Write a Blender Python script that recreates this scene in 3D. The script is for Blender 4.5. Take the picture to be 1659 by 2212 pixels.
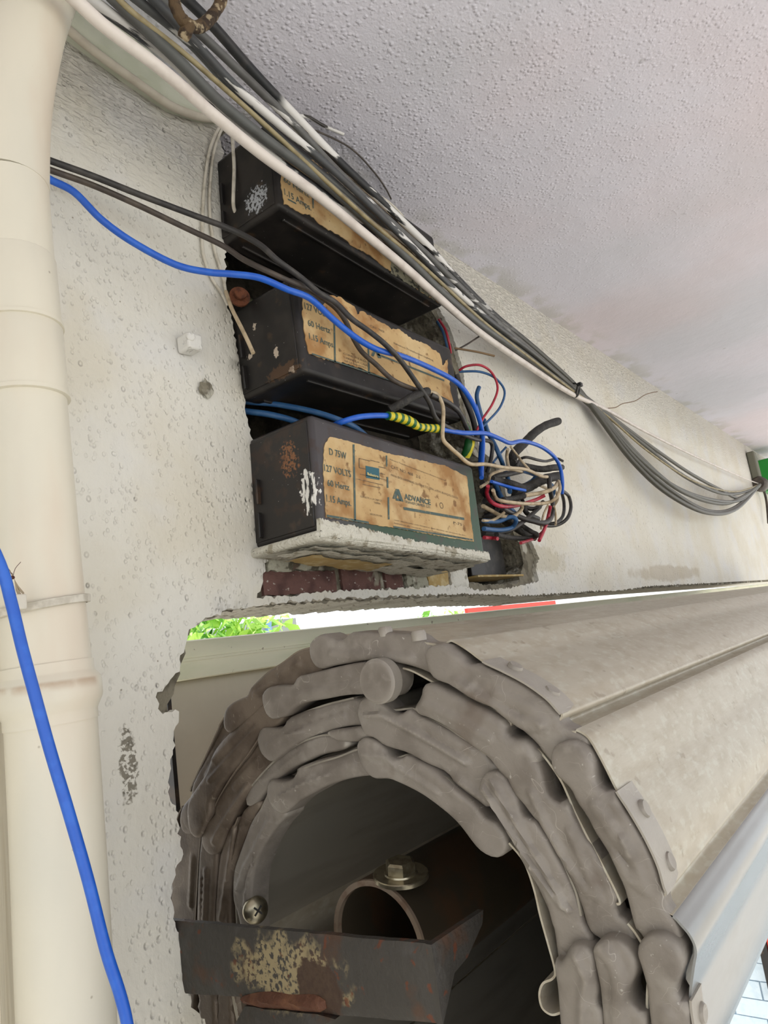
import bpy, bmesh, math, random
from mathutils import Vector, Matrix
from mathutils.geometry import delaunay_2d_cdt
random.seed(7)
for o in list(bpy.data.objects): bpy.data.objects.remove(o)
SC = bpy.context.scene
COL = SC.collection

# ------------------------------------------------------------------ camera
F = 1537.0; CX, CY = 829.5, 1106.0
def _n(v): return v.normalized()
_X = _n(Vector((2015 - CX, 1225 - CY, F)))
_Z = Vector((-350 - CX, -7000 - CY, F)).normalized()
_Z = _n(_Z - _X * _Z.dot(_X))
_Y = _Z.cross(_X)
RC = Matrix((_X, _Y, _Z))            # camera (x right, y down, z forward) -> world
cam = bpy.data.cameras.new('camera'); co = bpy.data.objects.new('camera', cam); COL.objects.link(co)
r_, d_, f_ = RC @ Vector((1, 0, 0)), RC @ Vector((0, 1, 0)), RC @ Vector((0, 0, 1))
co.matrix_world = Matrix(((r_.x, -d_.x, -f_.x, 0), (r_.y, -d_.y, -f_.y, 0), (r_.z, -d_.z, -f_.z, 0), (0, 0, 0, 1)))
cam.sensor_fit = 'HORIZONTAL'; cam.sensor_width = 36; cam.lens = 36 * F / 1659
cam.clip_start = .01; cam.clip_end = 200
SC.camera = co

# ------------------------------------------------------------------ light
w = bpy.data.worlds.new('sky'); SC.world = w; w.use_nodes = True
bg = w.node_tree.nodes['Background']; bg.inputs[0].default_value = (.93, .97, 1.0, 1); bg.inputs[1].default_value = 1.8
sl = bpy.data.lights.new('sun', 'SUN'); sl.energy = 10.0; sl.angle = math.radians(2); sl.color = (1, .96, .88)
so = bpy.data.objects.new('sun', sl); COL.objects.link(so); so.location = (1, 6, 8)
so.rotation_euler = (Vector((0.25, .62, .9))).to_track_quat('Z', 'Y').to_euler()
SC.view_settings.view_transform = 'Standard'; SC.view_settings.look = 'None'
SC.view_settings.gamma = 1; SC.view_settings.use_curve_mapping = False
SC.view_settings.exposure = 0.0

# ------------------------------------------------------------------ pixel rays onto real planes
def ray(px, py): return RC @ Vector((px - CX, py - CY, F))
def onx(px, py, x): d = ray(px, py); return d * (x / d.x)
def ony(px, py, y): d = ray(px, py); return d * (y / d.y)
def onz(px, py, z): d = ray(px, py); return d * (z / d.z)
YW = .36; XE = .28; ZC = .439; ZF = -1.95

# ------------------------------------------------------------------ materials
def L(c): return tuple(((v / 255) / 12.92 if v / 255 <= .04045 else ((v / 255 + .055) / 1.055) ** 2.4) for v in c[:3]) + (1,)
class MB:
    def __init__(s, name, base, rough=.6, metal=0, spec=.5):
        s.m = bpy.data.materials.new(name); s.m.use_nodes = True; s.nt = s.m.node_tree
        s.b = s.nt.nodes['Principled BSDF']; s.N = s.nt.nodes.new; s.K = s.nt.links.new
        s.b.inputs['Roughness'].default_value = rough; s.b.inputs['Metallic'].default_value = metal
        s.b.inputs['Specular IOR Level'].default_value = spec
        s.pos = s.N('ShaderNodeNewGeometry').outputs['Position']
        rgb = s.N('ShaderNodeRGB'); rgb.outputs[0].default_value = L(base); s.col = rgb.outputs[0]
        s.h = None; s.nrm = None
    def vec(s, scale, off=0):
        v = s.N('ShaderNodeVectorMath'); v.operation = 'MULTIPLY_ADD'; s.K(s.pos, v.inputs[0])
        sc = scale if isinstance(scale, (tuple, list)) else (scale,) * 3
        v.inputs[1].default_value = sc; v.inputs[2].default_value = (off, off * 1.7, off * .6)
        return v.outputs[0]
    def rng(s, val, lo, hi, a=0., b=1., smooth=True):
        r = s.N('ShaderNodeMapRange'); r.interpolation_type = 'SMOOTHSTEP' if smooth else 'LINEAR'
        s.K(val, r.inputs[0]); r.inputs[1].default_value = lo; r.inputs[2].default_value = hi
        r.inputs[3].default_value = a; r.inputs[4].default_value = b; return r.outputs[0]
    def tex(s, kind, scale, off=0, detail=4, dist=0):
        if kind == 'noise':
            n = s.N('ShaderNodeTexNoise'); n.inputs['Scale'].default_value = 1; n.inputs['Detail'].default_value = detail
            n.inputs['Distortion'].default_value = dist; s.K(s.vec(scale, off), n.inputs['Vector']); return n.outputs[0]
        if kind == 'voro':
            n = s.N('ShaderNodeTexVoronoi'); n.inputs['Scale'].default_value = 1
            s.K(s.vec(scale, off), n.inputs['Vector']); return n.outputs['Distance']
        if kind == 'axis':      # scale = 'x','y','z'
            n = s.N('ShaderNodeSeparateXYZ'); s.K(s.pos, n.inputs[0]); return n.outputs['xyz'.index(scale)]
        if kind == 'blob':      # scale = (centre, radii)
            c, r = scale
            v = s.N('ShaderNodeVectorMath'); v.operation = 'SUBTRACT'; s.K(s.pos, v.inputs[0]); v.inputs[1].default_value = c
            q = s.N('ShaderNodeVectorMath'); q.operation = 'DIVIDE'; s.K(v.outputs[0], q.inputs[0]); q.inputs[1].default_value = r
            l = s.N('ShaderNodeVectorMath'); l.operation = 'LENGTH'; s.K(q.outputs[0], l.inputs[0])
            nn = s.tex('noise', off or 120, 3, 5)
            a = s.N('ShaderNodeMath'); a.operation = 'MULTIPLY_ADD'; s.K(nn, a.inputs[0]); a.inputs[1].default_value = detail / 4 * 1.2
            s.K(l.outputs['Value'], a.inputs[2]); return a.outputs[0]
    def mul(s, a, b):
        m = s.N('ShaderNodeMath'); m.operation = 'MULTIPLY'; s.K(a, m.inputs[0])
        if hasattr(b, 'links') or hasattr(b, 'node'): s.K(b, m.inputs[1])
        else: m.inputs[1].default_value = b
        return m.outputs[0]
    def layer(s, color, mask, amt=1.):
        x = s.N('ShaderNodeMix'); x.data_type = 'RGBA'; s.K(s.mul(mask, amt) if amt != 1 else mask, x.inputs[0])
        s.K(s.col, x.inputs[6]); x.inputs[7].default_value = L(color); s.col = x.outputs[2]; return s
    def n(s, color, scale, lo, hi, amt=1., off=0, detail=4, kind='noise', dist=0):
        return s.layer(color, s.rng(s.tex(kind, scale, off, detail, dist), lo, hi), amt)
    def bump(s, hgt, strength, dist):
        b = s.N('ShaderNodeBump'); b.inputs['Strength'].default_value = strength; b.inputs['Distance'].default_value = dist
        s.K(hgt, b.inputs['Height'])
        if s.nrm: s.K(s.nrm, b.inputs['Normal'])
        s.nrm = b.outputs[0]; return s
    def done(s):
        s.K(s.col, s.b.inputs['Base Color'])
        if s.nrm: s.K(s.nrm, s.b.inputs['Normal'])
        return s.m
def simple(name, c, rough=.5, metal=0, c2=None, sc=90, lo=.45, hi=.65, amt=.6, bs=0, bd=.0005, spec=.5):
    b = MB(name, c, rough, metal, spec)
    if c2: b.n(c2, sc, lo, hi, amt)
    if bs: b.bump(b.tex('noise', tuple(3 * q for q in sc) if isinstance(sc, tuple) else sc * 3, 5), bs, bd)
    return b.done()

# pitted, roughly trowelled paint on plaster
b = MB('pitted_plaster', (218, 215, 205), .75, spec=.25)
b.n((206, 198, 178), 9, .42, .66, .55); b.n((214, 214, 214), 14, .5, .7, .5, off=4)
pit = b.rng(b.tex('voro', (300, 300, 230)), .08, .42); pm = b.rng(b.tex('noise', 75, 2), .34, .62)
hole = b.N('ShaderNodeMath'); hole.operation = 'MAXIMUM'; b.K(pit, hole.inputs[0])
inv = b.rng(pm, 0, 1, 1, 0); b.K(inv, hole.inputs[1])
big = b.rng(b.tex('voro', (95, 95, 75), 3), .05, .17)
b.bump(hole.outputs[0], .62, .0012); b.bump(big, .65, .0018); b.bump(b.tex('noise', (260, 260, 170), 1, 6), .5, .0012)
b.bump(b.tex('noise', 30, 1, 3), .6, .004)
sp = b.rng(b.tex('voro', 55, 9), .02, .045, 1, 0); b.layer((120, 105, 85), sp, .7)
ptop = b.mul(b.rng(b.tex('axis', 'z'), .30, .41), b.rng(b.tex('noise', (120, 120, 330), 8, 5), .35, .6))
b.layer((190, 184, 176), b.rng(b.tex('axis', 'z'), .33, .44), .5); b.bump(ptop, .8, .002)
stain = b.rng(b.tex('blob', ((.226, .36, -.042), (.006, .05, .022)), 300), 1.35, 1.6, 1, 0); b.layer((118, 112, 98), b.mul(stain, b.rng(b.tex('noise', 500, 2), .40, .52)), .9)
st2 = b.rng(b.tex('blob', ((.77, .36, .075), (.09, .05, .018)), 90), 1.3, 1.7, 1, 0); b.layer((188, 180, 158), st2, .6)
st3 = b.rng(b.tex('blob', ((1.3, .36, .055), (.2, .05, .014)), 40), 1.3, 1.7, 1, 0); b.layer((180, 168, 146), st3, .6)
M_PL = b.done()

b = MB('ceiling_paint', (220, 219, 230), .8, spec=.2)
b.n((204, 206, 214), 4, .4, .65, .6); b.n((224, 208, 212), 2.2, .45, .7, .5, off=6)
pc = b.rng(b.tex('voro', 240, 1), .1, .55, 1, 0); pc2 = b.tex('noise', 420, 3, 5)
near = b.rng(b.tex('axis', 'x'), .35, 1.15, 1, .12)
b.bump(b.mul(b.mul(pc, b.rng(b.tex('noise', 110, 5), .35, .6)), near), .5, .0018); b.bump(b.mul(pc2, near), .5, .0012); b.bump(b.tex('noise', 18, 1, 3), .4, .006)
b.layer((170, 168, 170), b.rng(b.tex('voro', 14, 2), .02, .05, 1, 0), .5)
b.layer((176, 176, 160), b.mul(b.rng(b.tex('axis', 'y'), .315, .36), b.rng(b.tex('noise', 22, 7), .45, .6)), .45)
M_CE = b.done()

b = MB('bare_cement', (132, 126, 110), .9, spec=.2); b.n((88, 82, 70), 70, .45, .62, .8); b.n((196, 192, 178), 45, .56, .64, .8, off=3)
b.bump(b.tex('noise', 160, 1, 8), 1, .004); M_CEM = b.done()
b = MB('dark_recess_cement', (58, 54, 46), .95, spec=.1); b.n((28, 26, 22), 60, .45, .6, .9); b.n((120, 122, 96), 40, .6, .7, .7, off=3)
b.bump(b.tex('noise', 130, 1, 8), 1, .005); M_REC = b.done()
b = MB('old_brick', (108, 80, 74), .85, spec=.2); b.n((78, 56, 54), 60, .45, .65, .8); b.n((190, 182, 172), (200, 200, 320), .63, .70, .75, off=2)
b.n((168, 166, 148), 55, .6, .68, .6, off=8); b.bump(b.tex('noise', 300, 1, 6), .8, .0015); M_BR = b.done()
M_WOODY = simple('yellowed_block', (172, 146, 92), .8, c2=(205, 190, 150), sc=120, bs=.6)
b = MB('dirty_mortar', (168, 166, 150), .9, spec=.2); b.n((84, 80, 66), 110, .5, .6, .9); b.n((205, 203, 190), 70, .56, .64, .8, off=3); b.n((110, 84, 76), 50, .6, .7, .6, off=7); b.bump(b.tex('noise', 260, 1, 6), .9, .002); M_DMOR = b.done()
b = MB('painted_mortar', (222, 219, 208), .85, spec=.2); b.n((140, 132, 112), 150, .58, .66, .7); b.bump(b.tex('noise', 260, 1, 6), .9, .002); M_MOR = b.done()

M_PIPE = None
b = MB('painted_pvc', (216, 210, 193), .42, spec=.4); b.n((198, 196, 184), (14, 14, 5), .42, .68, .7); b.n((208, 190, 170), (22, 22, 6), .55, .72, .5, off=5)
b.layer((130, 118, 98), b.rng(b.tex('voro', 60, 2), .02, .05, 1, 0), .6); zg = ony(110, 1478, .29).z; b.layer((172, 146, 120), b.mul(b.mul(b.rng(b.tex('axis', 'z'), zg - .004, zg), b.rng(b.tex('axis', 'z'), zg, zg + .0015, 1, 0)), b.rng(b.tex('noise', 60, 3), .4, .6)), .7)
b.bump(b.tex('noise', 160, 1), .12, .0008); M_PIPE = b.done()
M_TRIM = simple('painted_timber', (214, 206, 186), .6, c2=(180, 165, 135), sc=(300, 300, 7), amt=.5, bs=.3)
M_BLUE = simple('blue_insulation', (26, 88, 190), .38, c2=(40, 104, 205), sc=120)
M_BLUED = simple('dusty_blue_insulation', (40, 84, 130), .5, c2=(60, 100, 140), sc=150)
M_BLK = simple('black_insulation', (44, 42, 41), .5, c2=(70, 66, 62), sc=110, amt=.7)
M_BLKB = simple('brownish_black_insulation', (62, 54, 48), .55, c2=(84, 74, 64), sc=100, amt=.8)
M_TAPE = simple('black_tape', (40, 38, 36), .7, c2=(66, 62, 56), sc=200, bs=.8, bd=.001)
M_RED = simple('red_insulation', (172, 38, 58), .45, c2=(120, 32, 42), sc=110)
M_CREAM = simple('cream_insulation', (186, 168, 138), .5, c2=(140, 122, 96), sc=130)
M_WHT = simple('white_painted_wire', (206, 200, 186), .55, c2=(160, 152, 136), sc=150)
b = MB('yellow_green_tape', (205, 190, 40), .45); b.m.name = 'yellow_green_tape'
wv = b.N('ShaderNodeTexWave'); wv.bands_direction = 'X'; wv.inputs['Scale'].default_value = 1.0; b.K(b.vec((42, -18, -22)), wv.inputs[0]); wv.inputs['Distortion'].default_value = .6
wv.inputs['Detail'].default_value = 1; b.layer((28, 92, 44), b.rng(wv.outputs[1], .52, .62)); M_YG = b.done()
def cable_mat(name, c, thr, amt=1., off=0, xs=None):
    b = MB(name, c, .5); b.n((66, 62, 60), 90, .45, .65, .4)
    m = b.tex('noise', (17, 150, 60), off, 8, .2); mm = b.mul(b.rng(m, thr, thr + .03), b.rng(b.tex('axis', 'x'), .56, .78, 1, 0)); mm = b.mul(mm, b.rng(b.tex('axis', 'x'), xs, xs + .01)) if xs else mm; b.layer((214, 212, 208), mm, amt)
    b.layer((86, 84, 72), b.rng(b.tex('axis', 'x'), .6, .9), .6); b.bump(mm, .6, .0008); return b.done()
M_CB = [simple('white_pvc_sheath', (216, 208, 200), .45, c2=(190, 180, 172), sc=60),
        cable_mat('black_sheath_smeared_with_paint', (40, 42, 46), .50, .75, 1), cable_mat('grey_sheath', (84, 86, 84), .70, 1, 2),
        simple('ochre_sheath', (150, 138, 104), .5, c2=(110, 96, 66), sc=80), cable_mat('grey_sheath_with_white_paint', (86, 88, 88), .53, 1, 4),
        cable_mat('dark_grey_sheath_with_white_paint', (70, 72, 74), .56, 1, 6), cable_mat('grey_sheath_lightly_painted', (92, 92, 90), .60, 1, 9),
        cable_mat('black_sheath_with_flaking_paint', (30, 32, 34), .50, 1, 12, .325)]
M_ZIP = simple('black_nylon', (28, 28, 28), .4)
b = MB('rusty_iron', (92, 74, 52), .8, .3); b.n((52, 40, 30), 160, .45, .6, .9); b.n((176, 160, 130), 130, .58, .64, .8, off=4); b.bump(b.tex('noise', 420, 1, 6), .8, .001); M_RUST = b.done()
M_RUST2 = simple('rusted_screw_steel', (112, 66, 42), .8, .3, c2=(64, 36, 26), sc=260, bs=.8, bd=.0008)
M_COVER = simple('greenish_painted_cover', (192, 194, 176), .6, c2=(176, 180, 158), sc=45, bs=.2)

# transformer finishes
b = MB('black_enamel', (27, 25, 24), .45, .0, .35); b.n((50, 45, 42), 40, .42, .66, .6); b.n((92, 70, 50), 60, .62, .72, .35, off=7)
b.layer((196, 196, 188), b.rng(b.tex('voro', 170, 1), .03, .06, 1, 0), .5)
c1 = onx(550, 428, .334); b.layer((176, 180, 186), b.mul(b.rng(b.tex('blob', (tuple(c1), (.05, .012, .011)), 330, 6), 1.7, 1.9, 1, 0), b.rng(b.tex('noise', 420, 4), .42, .5)), .9)
for (u, v_, ry, rz) in ((595, 762, .004, .006), (628, 797, .004, .0035), (548, 705, .003, .004), (538, 770, .004, .003)):
    c1 = onx(u, v_, .338); b.layer((190, 176, 158), b.rng(b.tex('blob', (tuple(c1), (.02, ry, rz)), 520, 5), 1.3, 1.4, 1, 0), .9)
c1 = onx(610, 800, .338); b.layer((92, 66, 44), b.rng(b.tex('blob', (tuple(c1), (.02, .02, .006)), 260, 6), 1.5, 1.8, 1, 0), .6)
b.bump(b.tex('noise', 90, 1, 4), .12, .001); M_ENAM = b.done()
b = MB('enamel_with_green_lower_edge', (62, 58, 60), .42); b.n((48, 44, 44), 36, .42, .66, .7); b.layer((34, 31, 30), b.rng(b.tex('axis', 'y'), .3025, .304)); b.n((96, 76, 60), 60, .6, .72, .35, off=7)
zz = b.N('ShaderNodeMath'); zz.operation = 'MULTIPLY_ADD'; b.K(b.tex('axis', 'x'), zz.inputs[0]); zz.inputs[1].default_value = -.35; b.K(b.tex('axis', 'z'), zz.inputs[2])
fr = b.rng(b.tex('axis', 'y'), .3015, .3025, 1, 0)
b.layer((20, 60, 32), b.mul(b.rng(zz.outputs[0], -.062, -.036, 1, 0), fr))
b.layer((200, 200, 192), b.rng(b.tex('voro', 170, 1), .03, .06, 1, 0), .5)
ca = onx(622, 990, .337); b.layer((132, 88, 54), b.mul(b.rng(b.tex('blob', (tuple(ca), (.02, .011, .017)), 420, 7), 1.6, 1.8, 1, 0), b.rng(b.tex('noise', 520, 4), .42, .52)), .9); b.n((58, 40, 30), 90, .55, .66, .5, off=6)
cb = onx(668, 1060, .337); b.layer((222, 220, 214), b.mul(b.rng(b.tex('blob', (tuple(cb), (.02, .009, .022)), 240, 5), 1.35, 1.45, 1, 0), b.rng(b.tex('noise', (100, 420, 90), 2), .44, .5)))
b.bump(b.tex('noise', 90, 1, 4), .12, .001); M_ENAM3 = b.done()
M_ENDK = simple('sooty_steel', (26, 23, 21), .5, c2=(70, 52, 36), sc=55, lo=.56, hi=.7, amt=.7)
b = MB('aged_paper', (190, 160, 114), .75, spec=.25); b.n((150, 108, 64), 42, .46, .64, .85); b.n((208, 184, 140), 26, .52, .68, .7, off=5)
b.n((112, 78, 48), 110, .62, .72, .8, off=2); b.n((74, 52, 34), 520, .68, .72, .8, off=2); M_PAP = b.done()
M_INK = simple('blue_green_ink', (70, 88, 84), .7, c2=(120, 112, 88), sc=300, lo=.55, hi=.66, amt=.8)
M_INKK = simple('faded_dark_ink', (96, 82, 66), .7, c2=(150, 122, 84), sc=260, lo=.5, hi=.62, amt=.8)
M_INKB = simple('blue_print', (44, 92, 104), .7); M_INKY = simple('yellow_print', (206, 190, 130), .7)
b = MB('thick_cracked_paint', (206, 203, 190), .8, spec=.25); b.n((150, 142, 122), 120, .52, .64, .8); b.n((48, 42, 36), (60, 500, 500), .68, .70, .9, off=3)
b.bump(b.tex('noise', 420, 1, 8), 1, .002); b.bump(b.rng(b.tex('voro', 260, 2), .0, .5), .5, .001); M_CRK = b.done()
M_GPAINT = simple('smeared_beige_paint', (138, 134, 112), .8, c2=(60, 58, 50), sc=170, lo=.5, hi=.56, amt=1, bs=.8, bd=.001)

# shutter finishes
b = MB('cast_zinc', (133, 126, 118), .48, .12, .4); b.n((106, 98, 90), 45, .42, .66, .7); b.n((148, 142, 134), 70, .56, .70, .6, off=4)
b.n((190, 186, 178), (60, 420, 420), .70, .74, .5, off=2); b.n((88, 70, 56), 30, .62, .72, .35, off=9)
def scratchy(b, sc, wd, col, amt, off):
    t = b.tex('noise', sc, off, 1.5, .3); a_ = b.rng(t, .5 - wd, .5); c_ = b.rng(t, .5, .5 + wd, 1, 0); b.layer(col, b.mul(b.mul(a_, c_), b.rng(b.tex('noise', 60, off + 3), .48, .62)), amt)
scratchy(b, 55, .004, (196, 190, 180), .45, 3); scratchy(b, (40, 90, 90), .005, (196, 190, 180), .35, 17)
def edgewear_crevice_shade(b, hi, lo):  # worn edges lightened; crevices darkened in the colour for contact shade and dirt
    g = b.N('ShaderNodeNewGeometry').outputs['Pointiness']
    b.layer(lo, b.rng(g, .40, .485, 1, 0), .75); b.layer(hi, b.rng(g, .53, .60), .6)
edgewear_crevice_shade(b, (176, 170, 160), (50, 43, 38))
b.bump(b.tex('noise', 700, 1, 6), .25, .0006); b.bump(b.tex('noise', 90, 5, 3), .3, .0012); M_ZN = b.done()
b = MB('cast_zinc_shaded', (112, 100, 88), .5, .25, .4); b.n((74, 62, 52), 45, .42, .66, .8); b.n((150, 140, 124), (70, 420, 160), .69, .73, .5, off=4)  # darker zinc copy for the coil's left side, recess shade put into the colour
scratchy(b, 55, .004, (170, 160, 146), .5, 5); edgewear_crevice_shade(b, (140, 128, 114), (34, 28, 24)); b.bump(b.tex('noise', 700, 1, 6), .25, .0006); M_ZND = b.done()
b = MB('dusty_slat_steel', (174, 166, 150), .45, .1, .45); b.n((160, 149, 130), (60, 130, 130), .42, .68, .7); b.n((186, 184, 170), (130, 260, 260), .5, .7, .6, off=3)
b.n((120, 104, 82), (90, 140, 140), .64, .72, .45, off=8); b.bump(b.tex('noise', (90, 400, 400), 1, 5), .3, .0006); M_SL = b.done()
b = MB('cleaner_slat_paint', (142, 143, 142), .22, .2, .5); b.n((132, 132, 128), (16, 60, 60), .42, .68, .8); b.bump(b.tex('noise', (60, 200, 200), 1, 3), .12, .0006); M_SL2 = b.done()
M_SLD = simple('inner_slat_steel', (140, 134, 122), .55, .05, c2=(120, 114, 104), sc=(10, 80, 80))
b = MB('bracket_steel', (66, 63, 59), .55, .3)
b.n((86, 60, 44), 50, .52, .68, .7); b.n((84, 82, 80), 40, .55, .7, .6, off=3)
cc = onx(620, 2100, .25); b.layer((160, 146, 112), b.mul(b.rng(b.tex('blob', (tuple(cc), (.05, .042, .018)), 110, 5), 1.35, 1.75, 1, 0), b.rng(b.tex('noise', 480, 4, 6), .40, .52, 0, 1)), .9)
cd = onx(690, 2130, .25); b.layer((70, 52, 42), b.rng(b.tex('blob', (tuple(cd), (.05, .017, .014)), 160, 3), 1.2, 1.35, 1, 0), .95)
b.n((104, 56, 34), 150, .62, .7, .8, off=9); b.bump(b.tex('noise', 300, 1, 6), .5, .0012); M_BKT = b.done()
M_WELD = simple('rusted_weld', (92, 58, 42), .7, .3, c2=(128, 88, 62), sc=90, bs=.8, bd=.0015)
M_SHAFT = simple('shaft_steel', (72, 64, 52), .5, .5, c2=(92, 66, 46), sc=40)
M_SHIN = simple('pipe_rim_steel', (142, 126, 110), .5, .4, c2=(110, 80, 62), sc=120)
M_BOLT = simple('zinc_plated_bolt', (168, 160, 138), .3, .9, c2=(110, 100, 80), sc=160)
b = MB('cream_beam_paint', (246, 243, 216), .45, spec=.4); b.n((226, 230, 196), (10, 40, 40), .42, .66, .7); b.n((150, 132, 100), 140, .68, .74, .7, off=3); b.bump(b.tex('noise', 200, 1, 4), .15, .001); M_BEAM = b.done()
M_PANEL = simple('beige_panel', (216, 208, 190), .6, c2=(206, 198, 180), sc=20)
M_GRN = simple('green_plastic', (30, 140, 50), .4)
M_LEAF = MB('leaf_green', (180, 220, 90), .5); M_LEAF.n((110, 175, 46), 6, .45, .6); M_LEAF = M_LEAF.done()
M_BARK = simple('bark', (90, 76, 58), .9)
M_GREY = simple('grey_render', (150, 156, 152), .7, c2=(140, 146, 144), sc=4); M_BLUET = simple('blue_stripe_paint', (120, 160, 200), .6)
M_REDA = simple('red_awning', (214, 70, 56), .6); M_GROUND = simple('pale_pavement', (178, 174, 168), .9, c2=(162, 158, 152), sc=3)
M_PBR = simple('pale_painted_brick', (212, 226, 236), .7, c2=(196, 214, 226), sc=40, bs=.4, bd=.004)
M_FLY = simple('insect_brown', (70, 32, 24), .6); M_WING = simple('insect_wing', (150, 134, 108), .5)

# ------------------------------------------------------------------ object helpers
def tag(o, label=None, cat=None, group=None, kind=None):
    if label: o['label'] = label
    if cat: o['category'] = cat
    if group: o['group'] = group
    if kind: o['kind'] = kind
    return o
def rootof(o):
    v = Vector((0, 0, 0))
    while o is not None: v = v + o.location; o = o.parent
    return v
def empty(name, loc, label, cat, group=None):
    o = bpy.data.objects.new(name, None); COL.objects.link(o); o.location = loc; o.empty_display_size = .02
    return tag(o, label, cat, group)
def mk(name, vs, fs, m, parent=None, smooth=True, bevel=0, mats=None, fm=None, angle=40):
    vs = [Vector(v) for v in vs]
    if parent is None:
        lo = Vector((min(v[i] for v in vs) for i in range(3))); hi = Vector((max(v[i] for v in vs) for i in range(3)))
        loc = Vector(((lo.x + hi.x) / 2, (lo.y + hi.y) / 2, lo.z)); off = loc
    else: loc = Vector((0, 0, 0)); off = rootof(parent)
    me = bpy.data.meshes.new(name); me.from_pydata([v - off for v in vs], [], fs); me.update()
    bm = bmesh.new(); bm.from_mesh(me); bmesh.ops.recalc_face_normals(bm, faces=bm.faces); bm.to_mesh(me); bm.free()
    for mm in ([m] if not mats else mats): me.materials.append(mm)
    if fm:
        for p, i in zip(me.polygons, fm): p.material_index = i
    o = bpy.data.objects.new(name, me); COL.objects.link(o); o.location = loc
    if parent is not None: o.parent = parent
    if smooth:
        for p in me.polygons: p.use_smooth = True
        me.set_sharp_from_angle(angle=math.radians(angle))
    if bevel:
        md = o.modifiers.new('bevel', 'BEVEL'); md.width = bevel; md.segments = 3; md.limit_method = 'ANGLE'; md.angle_limit = math.radians(40); md.harden_normals = False
    return o
def join(*parts):
    V, Fc = [], []
    for v, f in parts:
        k = len(V); V += list(v); Fc += [tuple(i + k for i in q) for q in f]
    return V, Fc
def boxg(o, u, v, w, nu=1):
    o, u, v, w = map(Vector, (o, u, v, w))
    p = [o, o + u, o + u + v, o + v]; p += [q + w for q in p]
    return p, [(0, 3, 2, 1), (4, 5, 6, 7), (0, 1, 5, 4), (1, 2, 6, 5), (2, 3, 7, 6), (3, 0, 4, 7)]
def box2(a, b_): 
    a, b_ = Vector(a), Vector(b_); return boxg(a, (b_.x - a.x, 0, 0), (0, b_.y - a.y, 0), (0, 0, b_.z - a.z))
def smoothpts(P, sub=6, closed=False):
    P = [Vector(p) for p in P]; n = len(P); out = []
    if n < 3 and not closed: return P
    rng = range(n if closed else n - 1)
    for i in rng:
        if closed: p0, p1, p2, p3 = P[(i - 1) % n], P[i], P[(i + 1) % n], P[(i + 2) % n]
        else: p0, p1, p2, p3 = P[max(i - 1, 0)], P[i], P[i + 1], P[min(i + 2, n - 1)]
        for k in range(sub):
            t = k / sub
            out.append(.5 * ((2 * p1) + (-p0 + p2) * t + (2 * p0 - 5 * p1 + 4 * p2 - p3) * t * t + (-p0 + 3 * p1 - 3 * p2 + p3) * t ** 3))
    if not closed: out.append(P[-1])
    return out
def tubeg(P, r, sides=10, sub=6, closed=False, jit=0, inner=None):
    S = smoothpts(P, sub, closed); n = len(S); V, Fc = [], []
    rs = r if callable(r) else (lambda t: r)
    t0 = (S[1] - S[0]).normalized(); up = Vector((0, 0, 1)) if abs(t0.z) < .9 else Vector((1, 0, 0))
    nn = (up - t0 * up.dot(t0)).normalized()
    for i, p in enumerate(S):
        if closed: t = (S[(i + 1) % n] - S[i - 1]).normalized()
        else: t = (S[min(i + 1, n - 1)] - S[max(i - 1, 0)]).normalized()
        nn = (nn - t * nn.dot(t)); nn = nn.normalized() if nn.length > 1e-6 else t.orthogonal().normalized()
        bb = t.cross(nn); R = rs(i / max(n - 1, 1)) * (1 + random.uniform(-jit, jit))
        for k in range(sides):
            a = 2 * math.pi * k / sides; V.append(p + (nn * math.cos(a) + bb * math.sin(a)) * R)
    m = n if closed else n - 1
    for i in range(m):
        for k in range(sides):
            a, b2 = i * sides + k, i * sides + (k + 1) % sides; j = (i + 1) % n
            Fc.append((a, b2, j * sides + (k + 1) % sides, j * sides + k))
    if not closed: Fc.append(tuple(range(sides))[::-1]); Fc.append(tuple((n - 1) * sides + k for k in range(sides)))
    return V, Fc
def tube(name, P, r, m, parent=None, **k): return mk(name, *tubeg(P, r, **k), m, parent, angle=60)
def lathe(center, axis, prof, sides=24):
    ax = Vector(axis).normalized(); u = ax.orthogonal().normalized(); v = ax.cross(u); V, Fc = [], []
    for h, r in prof:
        for k in range(sides):
            a = 2 * math.pi * k / sides; V.append(Vector(center) + ax * h + (u * math.cos(a) + v * math.sin(a)) * r)
    for i in range(len(prof) - 1):
        for k in range(sides): Fc.append((i * sides + k, i * sides + (k + 1) % sides, (i + 1) * sides + (k + 1) % sides, (i + 1) * sides + k))
    Fc.append(tuple(range(sides))[::-1]); Fc.append(tuple((len(prof) - 1) * sides + k for k in range(sides)))
    return V, Fc
def pip(x, y, P):
    c = False; j = len(P) - 1
    for i in range(len(P)):
        xi, yi = P[i]; xj, yj = P[j]
        if (yi > y) != (yj > y) and x < (xj - xi) * (y - yi) / (yj - yi) + xi: c = not c
        j = i
    return c
def segd(p, a, b_):
    ax, ay = a; bx, by = b_; dx, dy = bx - ax, by - ay; l = dx * dx + dy * dy
    t = 0 if l == 0 else max(0, min(1, ((p[0] - ax) * dx + (p[1] - ay) * dy) / l))
    return math.hypot(p[0] - ax - t * dx, p[1] - ay - t * dy), t
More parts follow.
